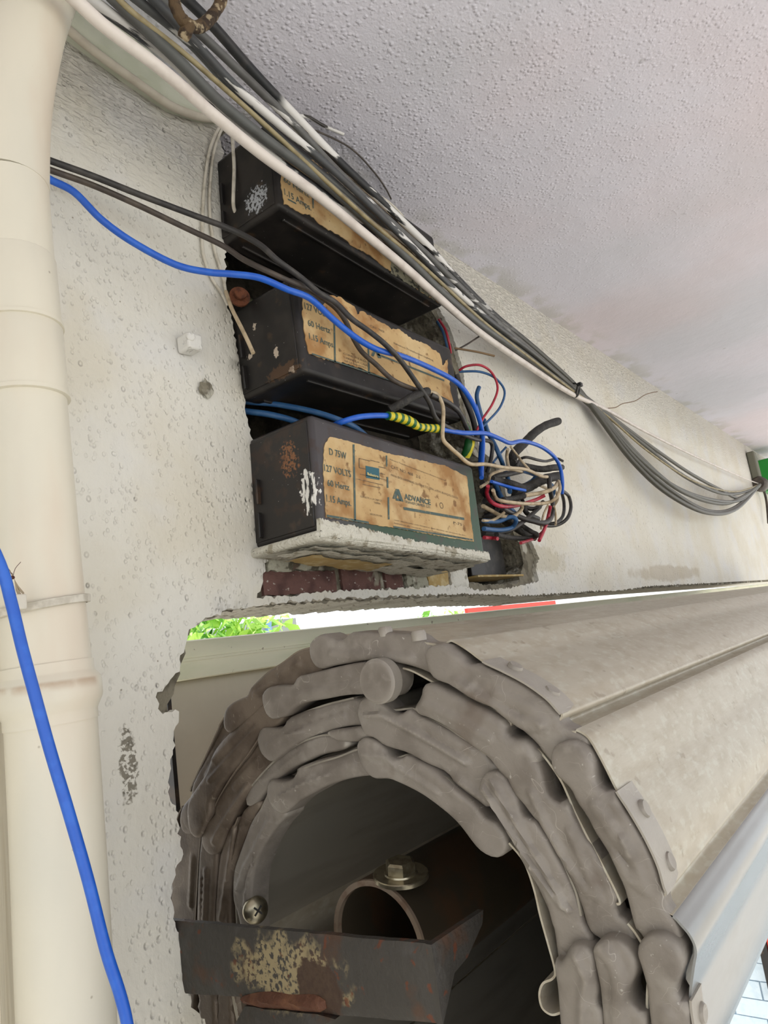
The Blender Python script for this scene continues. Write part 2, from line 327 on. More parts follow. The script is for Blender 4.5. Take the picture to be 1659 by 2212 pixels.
def relief(outer, to3, hfun, depth, sp, holes=(), grid=True, interior=(), rings=()):
    """a solid plate: outline in 2D, front surface a height field of the distance to the edge, sides going back by depth"""
    loops = [outer] + list(holes); S = 100.; vs, es = [], []
    for lp in loops:
        k = len(vs); vs += [Vector((p[0] * S, p[1] * S)) for p in lp]; n = len(lp); es += [(k + i, k + (i + 1) % n) for i in range(n)]
    nb = len(vs)
    def inside(x, y): return pip(x, y, outer) and not any(pip(x, y, h) for h in holes)
    segs = [(lp[i], lp[(i + 1) % len(lp)]) for lp in loops for i in range(len(lp))]
    def dist(p): return min(segd(p, a, b2)[0] for a, b2 in segs)
    for q in rings:
        n = len(outer); ar = sum(outer[i][0] * outer[(i + 1) % n][1] - outer[(i + 1) % n][0] * outer[i][1] for i in range(n)); sg = 1 if ar > 0 else -1
        for i in range(n):
            a, b2 = outer[i - 1], outer[(i + 1) % n]; dx, dy = b2[0] - a[0], b2[1] - a[1]; l = math.hypot(dx, dy) or 1
            p = (outer[i][0] - dy / l * q * sg, outer[i][1] + dx / l * q * sg)
            if inside(*p) and dist(p) > q * .9: vs.append(Vector((p[0] * S, p[1] * S)))
    gd = max(rings) + sp * .5 if rings else sp * .45
    if grid:
        x0, x1 = min(p[0] for p in outer), max(p[0] for p in outer); y0, y1 = min(p[1] for p in outer), max(p[1] for p in outer)
        ny = int((y1 - y0) / (sp * .87)) + 1; nx = int((x1 - x0) / sp) + 1
        for j in range(ny):
            for i in range(nx):
                x = x0 + (i + .5 * (j % 2)) * sp; y = y0 + j * sp * .87
                if inside(x, y) and dist((x, y)) > gd: vs.append(Vector((x * S, y * S)))
    for p in interior: vs.append(Vector((p[0] * S, p[1] * S)))
    rv, re, rf, *_ = delaunay_2d_cdt(vs, es, [], 0, 1e-5)
    P2 = [(v.x / S, v.y / S) for v in rv]; V, Fc = [], []
    T = [t for t in rf if inside(sum(P2[i][0] for i in t) / 3, sum(P2[i][1] for i in t) / 3)]
    cnt = {}
    for t in T:
        for a, b2 in zip(t, t[1:] + t[:1]): cnt[(a, b2)] = 1
    bd = [(a, b2) for (a, b2) in cnt if (b2, a) not in cnt]
    onb = set(i for e in bd for i in e)
    for i, p in enumerate(P2): V.append(to3(p[0], p[1], hfun(p, 0 if i in onb else dist(p))))
    Fc = [tuple(t) for t in T]; back = {}
    for i in onb: back[i] = len(V); V.append(to3(P2[i][0], P2[i][1], -depth))
    nside = len(Fc)
    for a, b2 in bd: Fc.append((b2, a, back[a], back[b2]))
    return V, Fc, nside
def round_h(r):
    return lambda p, d: r * math.sqrt(max(0, 1 - (1 - min(d / r, 1)) ** 2))
def jag(P, step, amp, closed=True):
    """subdivide an outline and roughen it"""
    out = []; n = len(P)
    for i in range(n if closed else n - 1):
        a, b2 = P[i], P[(i + 1) % n]; l = math.hypot(b2[0] - a[0], b2[1] - a[1]); k = max(1, int(l / step))
        for j in range(k):
            t = j / k; q = random.uniform(-amp, amp) * (0 if l > .35 else 1)
            nx, ny = -(b2[1] - a[1]) / (l or 1), (b2[0] - a[0]) / (l or 1)
            out.append((a[0] + (b2[0] - a[0]) * t + nx * q, a[1] + (b2[1] - a[1]) * t + ny * q))
    if not closed: out.append(P[-1])
    return out

# ------------------------------------------------------------------ SETTING: wall with broken plaster
def W(px, py, y=YW): p = ony(px, py, y); return (p.x, p.z)
XR = 3.1
low = [W(*p) for p in [(1659, 1252), (1560, 1258), (1480, 1262), (1400, 1266), (1345, 1275), (1290, 1276), (1200, 1282), (1120, 1287), (1020, 1282), (900, 1286),
       (800, 1290), (700, 1294), (620, 1300), (560, 1305), (500, 1316), (452, 1335), (428, 1345), (410, 1360), (402, 1385), (398, 1400), (392, 1425), (388, 1450), (372, 1470), (350, 1490),
       (337, 1505), (345, 1530), (350, 1545), (388, 1535), (386, 1560), (378, 1590), (376, 1620), (372, 1650), (366, 1690), (368, 1720), (384, 1758), (387, 1790), (398, 1845),
       (385, 1870), (374, 1910), (371, 1950), (376, 1985), (388, 2020), (404, 2045), (418, 2075), (412, 2100), (410, 2130), (412, 2165), (425, 2190), (446, 2212), (452, 2240), (448, 2290)]]
outer = [(-1.3, ZC + .02), (-1.3, ZF), (low[-1][0], ZF)] + low[::-1] + [(XR, low[0][1]), (XR, ZC + .02)]
outer = outer[:3] + jag(outer[3:3 + len(low)], .0022, .0013, False) + outer[-2:]
rec = [W(*p) for p in [(480, 262), (474, 290), (484, 330), (480, 380), (497, 420), (504, 450), (492, 480), (490, 520), (487, 560), (492, 610), (484, 640), (500, 680), (510, 740), (522, 800), (530, 860),
       (538, 920), (552, 965), (563, 1040), (578, 1100), (600, 1130), (607, 1165), (586, 1190), (574, 1225), (568, 1262), (556, 1290), (600, 1289), (700, 1278), (800, 1274), (900, 1268),
       (985, 1262), (1040, 1276), (1100, 1270), (1140, 1262), (1165, 1255), (1158, 1228), (1166, 1205), (1150, 1172), (1105, 1110), (1080, 1010), (1040, 970), (1022, 930), (1008, 860), (1002, 800), (985, 745),
       (972, 705), (935, 640), (850, 520), (800, 430), (740, 350), (660, 275), (560, 252), (510, 250)]]
rec = jag(rec, .0024, .0013)
def wall3(u, v, h): return Vector((u, YW - h, v))
def hw(p, d): return 0 if d > 0 else -.0006
v1, f1, ns = relief(outer, wall3, hw, .006, .02, holes=[rec], grid=False, interior=[(x * .012 + .05, z * .012 - .25) for x in range(0, 45) for z in range(0, 58) if pip(x * .012 + .05, z * .012 - .25, outer) and not pip(x * .012 + .05, z * .012 - .25, rec)])
wall = mk('wall_back', v1, f1, M_PL, angle=60); tag(wall, kind='structure')
# core behind the plaster (cement and hollow), slightly proud of the plaster edge inside the openings
def grow(P, lo, hi, sgn):
    n = len(P); out = []
    for i in range(n):
        a, b2 = P[i - 1], P[(i + 1) % n]; dx, dy = b2[0] - a[0], b2[1] - a[1]; l = math.hypot(dx, dy) or 1; q = sgn * random.uniform(lo, hi)
        out.append((P[i][0] - dy / l * q, P[i][1] + dx / l * q))
    return out
clow = grow([W(p[0] + 3, p[1] + 3) for p in [(1659, 1254), (1400, 1266), (1200, 1282), (1020, 1281), (800, 1289), (620, 1299), (500, 1314), (452, 1335), (428, 1347), (414, 1362), (406, 1385), (403, 1405), (400, 1425), (396, 1450),
       (388, 1480), (372, 1520), (376, 1560), (370, 1650), (360, 1690), (360, 1720), (376, 1758), (378, 1790), (388, 1845), (378, 1870), (366, 1910), (364, 1950), (370, 1985), (380, 2020), (402, 2060), (404, 2130), (420, 2190), (440, 2220), (444, 2290)]], 0, .0015, 1)
cout = [(-1.3, ZC + .02), (-1.3, ZF), (clow[-1][0], ZF)] + clow[::-1] + [(XR, clow[0][1]), (XR, ZC + .02)]
cout = cout[:3] + jag(cout[3:3 + len(clow)], .003, .0012, False) + cout[-2:]
crec = jag([W(*p) for p in [(476, 262), (484, 330), (488, 400), (504, 450), (488, 500), (485, 560), (484, 620), (500, 700), (514, 760), (525, 830), (536, 920), (548, 965), (566, 1060), (590, 1130), (606, 1168),
       (640, 1180), (800, 1200), (1020, 1212), (1020, 1256), (1060, 1262), (1128, 1258), (1140, 1215), (1130, 1170), (1090, 1100), (1065, 1010), (1030, 975), (1012, 930), (1000, 860), (992, 800), (975, 745), (962, 705), (925, 640), (840, 520), (790, 430), (730, 350), (650, 280), (560, 256)]], .003, .0012)
v1, f1, ns = relief(cout, lambda u, v, h: Vector((u, YW + .0055 - h, v)), lambda p, d: 0, .075, .02, holes=[crec], grid=False)
core = mk('wall_core', v1, f1, None, wall, smooth=False, mats=[M_CEM, M_MOR], fm=None)
for p in core.data.polygons:
    c = p.center + core.parent.location
    if abs(p.normal.z) > .5 and c.z < .06: p.material_index = 1
# back of the recess
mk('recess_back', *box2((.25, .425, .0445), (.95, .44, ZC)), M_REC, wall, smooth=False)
# bricks laid bare under the lowest transformer
for (a, b2, t, bt, m) in [(578, 736, 1232, 1288, M_BR), (749, 830, 1222, 1283, M_BR), (843, 880, 1214, 1279, M_BR), (933, 978, 1222, 1268, M_WOODY)]:
    p0 = ony(a, bt, YW); p1 = ony(b2, bt, YW); ztop = ony((a + b2) / 2, t, YW).z; zb = .0462
    pts = jag([(p0.x, zb), (p1.x, zb), (p1.x, ztop), (p0.x, ztop)], .004, .0008)
    v, f, _ = relief(pts, lambda u, v_, h: Vector((u, YW + .003 - h, v_)), round_h(.0015), .004, .004)
    br = mk('brick', v, f, m, wall)
    if m is M_WOODY: br.name = 'filler_block'; br['label'] = 'yellowed block'
for (a, b2, t, bt) in [(884, 930, 1216, 1275), (980, 1018, 1206, 1272), (690, 800, 1186, 1218), (582, 696, 1186, 1232), (806, 900, 1192, 1214)]:
    p0 = ony(a, bt, YW); p1 = ony(b2, bt, YW); zt = ony((a + b2) / 2, t, YW).z; zb = max(.0455, ony((a + b2) / 2, bt, YW).z)
    v, f, _ = relief(jag([(p0.x, zb), (p1.x, zb), (p1.x - .002, zt), (p0.x + .002, zt)], .003, .0014), lambda u, v_, h: Vector((u, YW + .002 - h, v_)), lambda p, d: min(d, .003) * .8 + random.uniform(0, .0008), .003, .003)
    mk('mortar_lump', v, f, M_MOR if a > 950 else M_DMOR, wall)
# crack running from the ceiling to the cables, and a drill hole with crumbled edge
tube('crack', [ony(*p, YW + .0004) for p in [(1312, 882), (1330, 880), (1345, 872), (1372, 866), (1395, 852), (1420, 846)]], .0008, simple('crack_shadow', (120, 96, 74), .9), wall, sides=6)
hp = ony(441, 840, YW); v, f, _ = relief(jag([(hp.x - .006, hp.z - .003), (hp.x + .001, hp.z - .008), (hp.x + .006, hp.z - .003), (hp.x + .006, hp.z + .004), (hp.x, hp.z + .007), (hp.x - .004, hp.z + .003)], .002, .001), lambda u, v_, h: Vector((u, YW - .0019 + h * .2, v_)), lambda p, d: -d, .001, .002)
mk('chipped_hole', v, f, M_CEM, wall)

ce = mk('ceiling', *box2((-1.3, -1.25, ZC), (XR + .6, .95, ZC + .12)), M_CE, smooth=False); tag(ce, kind='structure')
fl = mk('floor', *box2((-14, -14, ZF - .1), (22, 22, ZF)), M_GROUND, smooth=False); tag(fl, kind='structure')
# beam under the slit
bz0, bz1 = -.0024, .0262
prof = [(.455, bz0), (.455, .010), (.4535, .0105), (.4535, .0122), (.455, .0128), (.455, bz1 - .001), (.458, bz1), (.50, bz1), (.50, bz0 - .001), (.459, bz0 - .001)]
x0 = ony(360, 1420, .455).x; V = [Vector((x, y, z)) for x in (x0, XR) for y, z in prof]; n = len(prof)
bm_ = mk('trim_1', V, [(i, (i + 1) % n, n + (i + 1) % n, n + i) for i in range(n)] + [tuple(range(n)), tuple(range(n, 2 * n))], M_BEAM); tag(bm_, kind='structure')
# sheet panel behind the coil
xp = ony(374, 1650, .475).x
pn = empty('sheet_panel', ((xp + 2) / 2, .478, -.5), 'plain beige sheet panel standing upright behind the coiled shutter, below the cream beam', 'panel')
mk('sheet', *box2((xp, .475, -.5), (2.05, .481, bz0 - .001)), M_PANEL, pn, bevel=.001)
mk('edge_channel', *box2((xp - .004, .470, -.5), (xp - .0005, .485, bz0 - .001)), M_ENDK, pn)
# ribbed timber trim at the lower left
tx = ony(50, 2212, .345).x; tz = ony(6, 1385, .33).z
prof = [(-.30, .36), (-.30, .335), (-.03, .335), (-.028, .331), (-.022, .331), (-.020, .336), (-.017, .336), (-.015, .331), (-.009, .331), (-.007, .336), (-.005, .334), (0, .334), (0, .36)]
V = [Vector((tx + a, y, z)) for z in (ZF, tz) for a, y in prof]; n = len(prof)
tr = mk('trim_2', V, [(i, (i + 1) % n, n + (i + 1) % n, n + i) for i in range(n)] + [tuple(range(n)), tuple(range(n, 2 * n))], M_TRIM); tag(tr, kind='structure')

# ------------------------------------------------------------------ downpipe
PY = .30
ctr = [(150, 2500), (146, 2212), (128, 1850), (108, 1500), (84, 1250), (64, 1000), (48, 800), (32, 600), (18, 400), (24, 250), (45, 120), (80, 0), (150, -150), (260, -300)]
cp = [ony(x, y, PY) for x, y in ctr]
cp[0] = Vector((cp[1].x, PY, ZF)); cp.append(cp[-1] + Vector((.03, 0, .03))); cp.append(Vector((cp[-1].x + .03, PY, max(cp[-1].z + .03, ZC + .02))))
pipe = empty('downpipe', cp[0], 'fat cream-painted plastic downpipe with sleeve joints running up the left edge', 'pipe')
RP = .0178
zs = lambda py: ony(60, py, PY - .01).z
def piece(name, pts, r, mat=M_PIPE, **k): return tube(name, pts, r, mat, pipe, sides=32, **k)
piece('lower_pipe', [cp[0], cp[0].lerp(cp[1], .9), cp[1], cp[2], cp[3]], RP * 1.0)
piece('upper_pipe', cp[3:9], RP * .985)
piece('bend', cp[8:], RP)
def at(py):   # point on the centre line by picture height
    for (a, b2), (p, q) in zip(zip(ctr, ctr[1:]), zip(cp, cp[1:])):
        if b2[1] <= py <= a[1]: t = (a[1] - py) / (a[1] - b2[1]); return p.lerp(q, t)
def sleeve(name, y0, y1, prof, **k):
    a, b2 = at(y0), at(y1); return mk(name, *lathe(a, b2 - a, [(h * (b2 - a).length, r * RP) for h, r in prof], 36), M_PIPE, pipe)
sleeve('coupling_socket', 1566, 1437, [(0, .99), (0, 1.025), (.16, 1.025), (.20, 1.05), (.34, 1.15), (.40, 1.17), (.62, 1.17), (.70, 1.15), (.80, 1.04), (.84, 1.025), (1, 1.025), (1, .99)])
sleeve('coupling_sleeve', 862, 708, [(0, .98), (0, 1.03), (.05, 1.04), (.95, 1.035), (1, .98)])
sleeve('coupling_sleeve', 704, 560, [(0, .98), (0, 1.02), (.05, 1.025), (.95, 1.02), (1, .98)])
sleeve('retaining_ring', 868, 856, [(0, 1.0), (.15, 1.075), (.85, 1.075), (1, 1.0)])
sleeve('retaining_ring', 714, 704, [(0, 1.0), (.15, 1.075), (.85, 1.075), (1, 1.0)])
# cable tie round the pipe
tcen = at(1312)
tiering = [tcen + Vector((math.cos(a), math.sin(a), 0)) * (RP * 1.03) + Vector((0, 0, .0022 * math.cos(a))) for a in [2 * math.pi * k / 28 for k in range(28)]]
tie = empty('pipe_tie', tcen, 'white cable tie cinched round the downpipe above its socket joint', 'cable tie')
V, Fc = [], []
for p in tiering:
    d = (p - tcen); d.z = 0; d.normalize()
    V += [p + Vector((0, 0, .0018)), p + d * .0012 + Vector((0, 0, .0015)), p + d * .0012 - Vector((0, 0, .0015)), p - Vector((0, 0, .0018))]
for i in range(28):
    j = (i + 1) % 28
    for k in range(4): Fc.append((i * 4 + k, i * 4 + (k + 1) % 4, j * 4 + (k + 1) % 4, j * 4 + k))
mk('strap', V, Fc, M_WHT, tie)
bk = ony(37, 1302, PY - RP - .001); mk('buckle', *box2(bk - Vector((.0025, .003, .003)), bk + Vector((.0025, .002, .003))), M_WHT, tie, bevel=.0006)

# insect on the pipe
fp = ony(27, 1246, PY - RP - .0008)
fly = empty('fly', fp, 'tiny brown winged insect resting on the downpipe beside the blue cable', 'insect')
mk('body', *join(lathe(fp + Vector((0, 0, -.0002)), (0, -.2, 1), [(-.0008, .0002), (-.0005, .0007), (0, .0009), (.0005, .0006), (.0007, .0002)], 10), lathe(fp + Vector((-.0006, 0, -.0012)), (.3, 0, 1), [(-.0012, .0002), (-.0005, .0005), (.0008, .0004)], 8)), M_FLY, fly)
for q in [[(31, 1250), (34, 1260), (46, 1284), (40, 1288), (34, 1275)], [(30, 1250), (40, 1266), (52, 1280), (52, 1286), (40, 1274)]]:
    v, f, _ = relief([W(a, b2, PY - RP - .001) for a, b2 in q], lambda u, v_, h: Vector((u, PY - RP - .001 - h, v_)), lambda p, d: .0001, .0001, .01, grid=False); mk('wing', v, f, M_WING, fly)
for q in [[(28, 1246), (33, 1228), (45, 1214)], [(27, 1244), (21, 1232), (14, 1224)], [(26, 1247), (20, 1250), (18, 1256)], [(28, 1242), (26, 1238), (22, 1238)]]:
    tube('leg', [ony(a, b2, PY - RP - .001) for a, b2 in q], .00012, M_FLY, fly, sides=5, sub=3)

# ------------------------------------------------------------------ TRANSFORMERS
def transformer(BL, ang, length, hgt, depth, mat, label, endpx=None):
    t = empty('ballast_transformer', BL + Vector((length / 2, depth / 2, 0)), label, 'transformer', None)
    R = Matrix.Rotation(ang, 3, 'Y')
    def T(u, w_, v): return BL + R @ Vector((u, w_, v))
    # folded steel case: section with a lower lip, extruded along the length
    sec = [(0, .0), (0, hgt), (depth, hgt), (depth, 0)]
    V, Fc = boxg(T(0, 0, 0), R @ Vector((length, 0, 0)), Vector((0, depth, 0)), R @ Vector((0, 0, hgt)))
    mk('case', V, Fc, mat, t, bevel=.0035)
    # end cap: slightly inset black plate at the left end, folded lip
    V, Fc = boxg(T(-.0007, .004, .004), R @ Vector((.002, 0, 0)), Vector((0, depth - .006, 0)), R @ Vector((0, 0, hgt - .008)))
    mk('end_plate', V, Fc, mat, t, bevel=.0006)
    # pressed trough underneath
    V, Fc = join(boxg(T(.012, .008, -.0016), R @ Vector((length - .024, 0, 0)), Vector((0, .0022, 0)), R @ Vector((0, 0, .003))),
                 boxg(T(.012, depth - .012, -.0016), R @ Vector((length - .024, 0, 0)), Vector((0, .0022, 0)), R @ Vector((0, 0, .003))))
    mk('bottom_flange', V, Fc, mat, t, bevel=.0008)
    # mounting ear with slot at the left end
    V, Fc = join(boxg(T(-.004, depth - .010, .006), R @ Vector((.006, 0, 0)), Vector((0, .0016, 0)), R @ Vector((0, 0, .018))),
                 boxg(T(-.004, depth - .010, .030), R @ Vector((.006, 0, 0)), Vector((0, .0016, 0)), R @ Vector((0, 0, .018))))
    mk('mounting_ear', V, Fc, M_ENDK, t, bevel=.0008)
    return t, T, R
YB = .30
def label_sheet(t, px, y, step=.0022, amp=.0004, m=M_PAP, lift=.0005):
    pts = jag([W(a, b2, y) for a, b2 in px], step, amp)
    v, f, _ = relief(pts, lambda u, v_, h: Vector((u, y - lift - h, v_)), lambda p, d: 0, lift, .01, grid=False)
    return mk('label', v, f, m, t, smooth=False)
def text_mesh(s, px0, px1, py, hpx, ang, y, bold=0):
    """flat lettering between two picture columns, baseline through py at px0"""
    cu = bpy.data.curves.new('t', 'FONT'); cu.body = s; cu.size = 1; cu.resolution_u = 2; cu.offset = bold
    ob = bpy.data.objects.new('t', cu); COL.objects.link(ob); dg = bpy.context.evaluated_depsgraph_get()
    me = bpy.data.meshes.new_from_object(ob.evaluated_get(dg)); vs = [v.co.copy() for v in me.vertices]; fs = [tuple(p.vertices) for p in me.polygons]
    bpy.data.objects.remove(ob); bpy.data.curves.remove(cu); bpy.data.meshes.remove(me)
    a = ony(px0, py, y); b2 = ony(px1, py, y); wdt = (b2 - a).x; h = abs(ony(px0, py, y).z - ony(px0, py - hpx, y).z)
    x0, x1 = min(v.x for v in vs), max(v.x for v in vs); sx = wdt / (x1 - x0); sy = h / .72; R = Matrix.Rotation(ang, 3, 'Y')
    return [a + R @ Vector(((v.x - x0) * sx, 0, v.y * sy)) for v in vs], fs
def bar(px0, py0, px1, py1, wpx, y):
    a, b2 = ony(px0, py0, y), ony(px1, py1, y); d = (b2 - a); wd = abs(ony(px0, py0, y).z - ony(px0, py0 - wpx, y).z) / 2; n = Vector((-d.z, 0, d.x)).normalized() * wd
    return [a + n, b2 + n, b2 - n, a - n], [(0, 1, 2, 3)]
# bottom transformer
B3 = ony(692, 1147, YB); ang3 = math.radians(3.5)
t3, T3, R3 = transformer(B3, ang3, .208, .0805, .062, M_ENAM3, 'lowest black transformer, green along its lower edge, on a paint-crusted base plate, full paper label', None)
tag(t3, group=None)
V, Fc = boxg(T3(-.006, -.003, -.0066), R3 @ Vector((.2165, 0, 0)), Vector((0, .066, 0)), R3 @ Vector((0, 0, .0066)))
bp = mk('base_plate', V, Fc, M_CRK, t3, bevel=.003); bp['label'] = 'white paint-crusted base plate'
# ragged paint crust climbing the front and the peeling layers underneath
cr = [(-.004, -.005), (.2095, -.005)] + [(.2095 - i * .0012, .0002 + random.uniform(0, .0022) + .0055 * math.exp(-((.2095 - i * .0012) / .07) ** 2)) for i in range(178)]
v, f, _ = relief([(a, b2) for a, b2 in cr], lambda u, v_, h: T3(u, -.0032 - h, v_), lambda p, d: min(d, .0015) * .6 + random.uniform(0, .0004), .003, .0025)
mk('paint_crust', v, f, M_CRK, t3)
PY = None
for k, (dz, x0_, x1_, y0_) in enumerate([(-.0085, .0, .2, .004), (-.0102, -.004, .12, .010), (-.0118, .01, .1, .018), (-.0098, .09, .2, .03)]):
    pts = jag([(x0_, y0_), (x1_, y0_ + .002), (x1_ + .004, y0_ + .03), (x0_ - .002, y0_ + .025)], .004, .0016)
    v, f, _ = relief(pts, lambda u, w_, h: T3(u, w_, dz + h * 0), lambda p, d: 0, 0, .02, grid=False)
    vv = [q + Vector((0, 0, .0008 * math.sin(q.x * 160 + k))) for q in v]
    mk('peeling_paint', vv, [q for q in f], M_CRK if k != 2 else M_WOODY, t3)
label_sheet(t3, [(712, 943), (768, 958), (840, 980), (900, 993), (960, 1006), (1008, 1030), (1011, 1060), (1016, 1120), (1023, 1170), (960, 1160), (860, 1142), (760, 1126), (703, 1118), (700, 1060), (697, 1010), (700, 962)], YB)
yi = YB - .0008
parts = [text_mesh('D 75W', 712, 748, 982, 15, ang3, yi, .01), text_mesh('127 VOLTS', 701, 757, 1017, 15, ang3, yi, .01), text_mesh('60 Hertz', 708, 754, 1049, 14, ang3, yi, .01),
         text_mesh('1.15 Amps.', 706, 758, 1083, 15, ang3, yi, .01), text_mesh('ADVANCE', 874, 929, 1078, 12, ang3, yi, .03), text_mesh('TRANSFORMER CO.', 874, 929, 1086, 6, ang3, yi),
         bar(764, 960, 768, 1123, 0, yi), bar(706, 1114, 797, 1129, 5, yi), bar(872, 1098, 1003, 1121, 6, yi), bar(850, 1138, 1021, 1166, 4, yi)]
def vbar(px, y0, y1, wpx):
    a, b2 = ony(px - wpx / 2, y0, yi), ony(px + wpx / 2 + (y1 - y0) * .02, y1, yi); c, d = ony(px + wpx / 2, y0, yi), ony(px - wpx / 2 + (y1 - y0) * .02, y1, yi); return [a, c, b2, d], [(0, 1, 2, 3)]
parts += [vbar(764, 960, 1124, 4), vbar(835, 984, 1008, 3), vbar(837, 1030, 1054, 3.5), vbar(839, 1074, 1122, 3.5)]
# triangular emblem
def poly(px): return [ony(a, b2, yi) for a, b2 in px], [tuple(range(len(px)))]
parts += [poly([(855, 1056), (862, 1057), (872, 1084), (864, 1082)]), poly([(855, 1056), (859, 1068), (856, 1078), (848, 1077)]), poly([(856, 1076), (864, 1078), (866, 1083), (855, 1081)])]
mk('lettering', *join(*parts), M_INK, t3, smooth=False)
parts = [text_mesh('CAT. NO. 468   2-S', 845, 905, 1011, 7, ang3 * 2, yi), text_mesh('PARA DOS LAMPARAS, SLIMLINE T12, 57W, o 75W, BLANCAS, CLARO', 845, 982, 1028, 5, ang3 * 1.9, yi),
         text_mesh('CONECTE A LA CAJA DE', 779, 824, 1074, 4, ang3, yi), text_mesh('TIERRA', 808, 822, 1087, 4, ang3, yi), text_mesh('HECHO EN MEX.', 800, 826, 1112, 4, ang3, yi),
         text_mesh('Advance Transformer Lighting Equipment Division Industries', 842, 955, 993, 3, ang3 * 2, yi), text_mesh('P-75', 980, 998, 1132, 6, ang3, yi),
         text_mesh('usar solamente con lamparas tipo slimline en circuitos de dos', 852, 1000, 1124, 3, ang3 * 1.4, yi), text_mesh('instalese de acuerdo con el reglamento electrico vigente', 852, 1000, 1131, 3, ang3 * 1.4, yi)]
for (a, b2, c, d) in [(776, 990, 800, 996), (776, 990, 776, 1010), (776, 1010, 790, 1013), (778, 1024, 832, 1036), (770, 1034, 828, 1048), (783, 1046, 822, 1054), (820, 1022, 832, 1025), (800, 994, 820, 999), (818, 1008, 832, 1011)]:
    parts.append(bar(a, b2, c, d, 1.2, yi) if a != c else vbar(a, b2, d, 1.2))
cen = ony(954, 1092, yi); parts.append(([cen + Vector((math.cos(a) * r, 0, math.sin(a) * r)) for r in (.0026, .0021) for a in [math.pi * 2 * k / 16 for k in range(16)]], [(k, (k + 1) % 16, 16 + (k + 1) % 16, 16 + k) for k in range(16)]))
tag(mk('small_print', *join(*parts), M_INKK, t3, smooth=False), kind='stuff')
mk('blue_patch', *poly([(790, 1006), (819, 1012), (820, 1037), (791, 1032)]), M_INKB, t3, smooth=False)
yi = YB - .0011; mk('patch_lettering', *text_mesh('Balastro', 794, 817, 1026, 6, ang3, yi, .02), M_INKY, t3, smooth=False); yi = YB - .0008
# middle transformer
B2 = ony(657, 803, YB)
t2, T2, R2 = transformer(B2, 0, .2055, .0715, .064, M_ENAM, 'middle black transformer, torn paper label crossed by the blue and black cables', None)
label_sheet(t2, [(652, 640), (670, 652), (697, 662), (712, 640), (735, 642), (752, 655), (765, 662), (771, 680), (780, 672), (800, 684), (830, 700), (845, 712), (862, 712), (885, 730), (905, 738), (925, 748), (950, 765), (955, 790), (966, 775), (966, 800), (972, 840), (979, 878), (940, 863), (880, 838), (830, 818), (790, 800), (740, 784), (690, 774), (668, 765), (660, 740), (654, 700)], YB, amp=.0008)
yi = YB - .0008
parts = [text_mesh('127 VOLTS', 659, 713, 667, 14, -.02, yi, .01), text_mesh('60 Hertz', 666, 712, 703, 13, -.02, yi, .01), text_mesh('1.15 Amps.', 669, 720, 732, 13, 0, yi, .01),
         vbar(722, 690, 783, 3.5), vbar(796, 750, 808, 3.5), bar(674, 764, 800, 806, 3, yi), bar(800, 806, 975, 868, 3, yi), bar(815, 765, 960, 822, 4, yi), poly([(808, 752), (814, 752), (824, 774), (817, 773)]), poly([(808, 752), (811, 762), (807, 770), (802, 768)])]
mk('lettering', *join(*parts), M_INK, t2, smooth=False)
parts = [text_mesh('CONECTE A LA', 742, 790, 765, 4, 0, yi), text_mesh('TIERRA LA CAJA', 742, 792, 773, 4, 0, yi), text_mesh('DE LA BALASTRA', 745, 790, 781, 4, 0, yi),
         text_mesh('Advance Transformer Lighting', 850, 930, 742, 4, .02, yi), text_mesh('CAT. NO.', 800, 830, 706, 5, 0, yi), text_mesh('encendido instantaneo', 850, 935, 756, 4, .02, yi)]
tag(mk('small_print', *join(*parts), M_INKK, t2, smooth=False), kind='stuff')
# top transformer
B1 = ony(603, 444, YB)
t1, T1, R1 = transformer(B1, math.radians(3.0), .2095, .0735, .064, M_ENAM, 'topmost black transformer, partly hidden behind the cable bundle, white paint splash on its end', None)
label_sheet(t1, [(604, 352), (607, 400), (612, 440), (632, 449), (650, 462), (668, 464), (700, 492), (740, 512), (760, 533), (800, 552), (830, 578), (870, 600), (905, 628), (948, 655), (955, 610), (860, 520), (760, 425), (680, 350), (620, 320)], YB, amp=.0008)
v, f, _ = relief(jag([(.128, .0005), (.205, .0005), (.206, .012), (.17, .0145), (.15, .010), (.13, .0135)], .003, .0012), lambda u, v_, h: T1(u, -.0006 - h, v_), lambda p, d: 0, .0005, .01, grid=False)
mk('paint_smear', v, f, M_GPAINT, t1)
yi = YB - .0008
parts = [text_mesh('60 Hertz', 613, 664, 392, 11, .03, yi, .01), text_mesh('1.15 Amps.', 615, 668, 420, 13, .03, yi, .01), bar(622, 430, 640, 440, 3, yi), vbar(676, 420, 450, 3)]
mk('lettering', *join(*parts), M_INK, t1, smooth=False)

# rusty screw and paint blobs in the recess
sc_ = ony(518, 640, .345)
rs = empty('rusty_screw', sc_, 'rusted slotted screw and washer in the recess left of the middle transformer', 'screw')
mk('washer', *lathe(sc_, (-.55, -1, 0), [(-.002, .0075), (0, .0075)], 20), M_RUST2, rs)
mk('screw_head', *lathe(sc_ + Vector((-.001, -.002, .001)), (-.55, -1, 0), [(-.001, .0045), (.001, .0045), (.0022, .003)], 16), M_RUST2, rs)

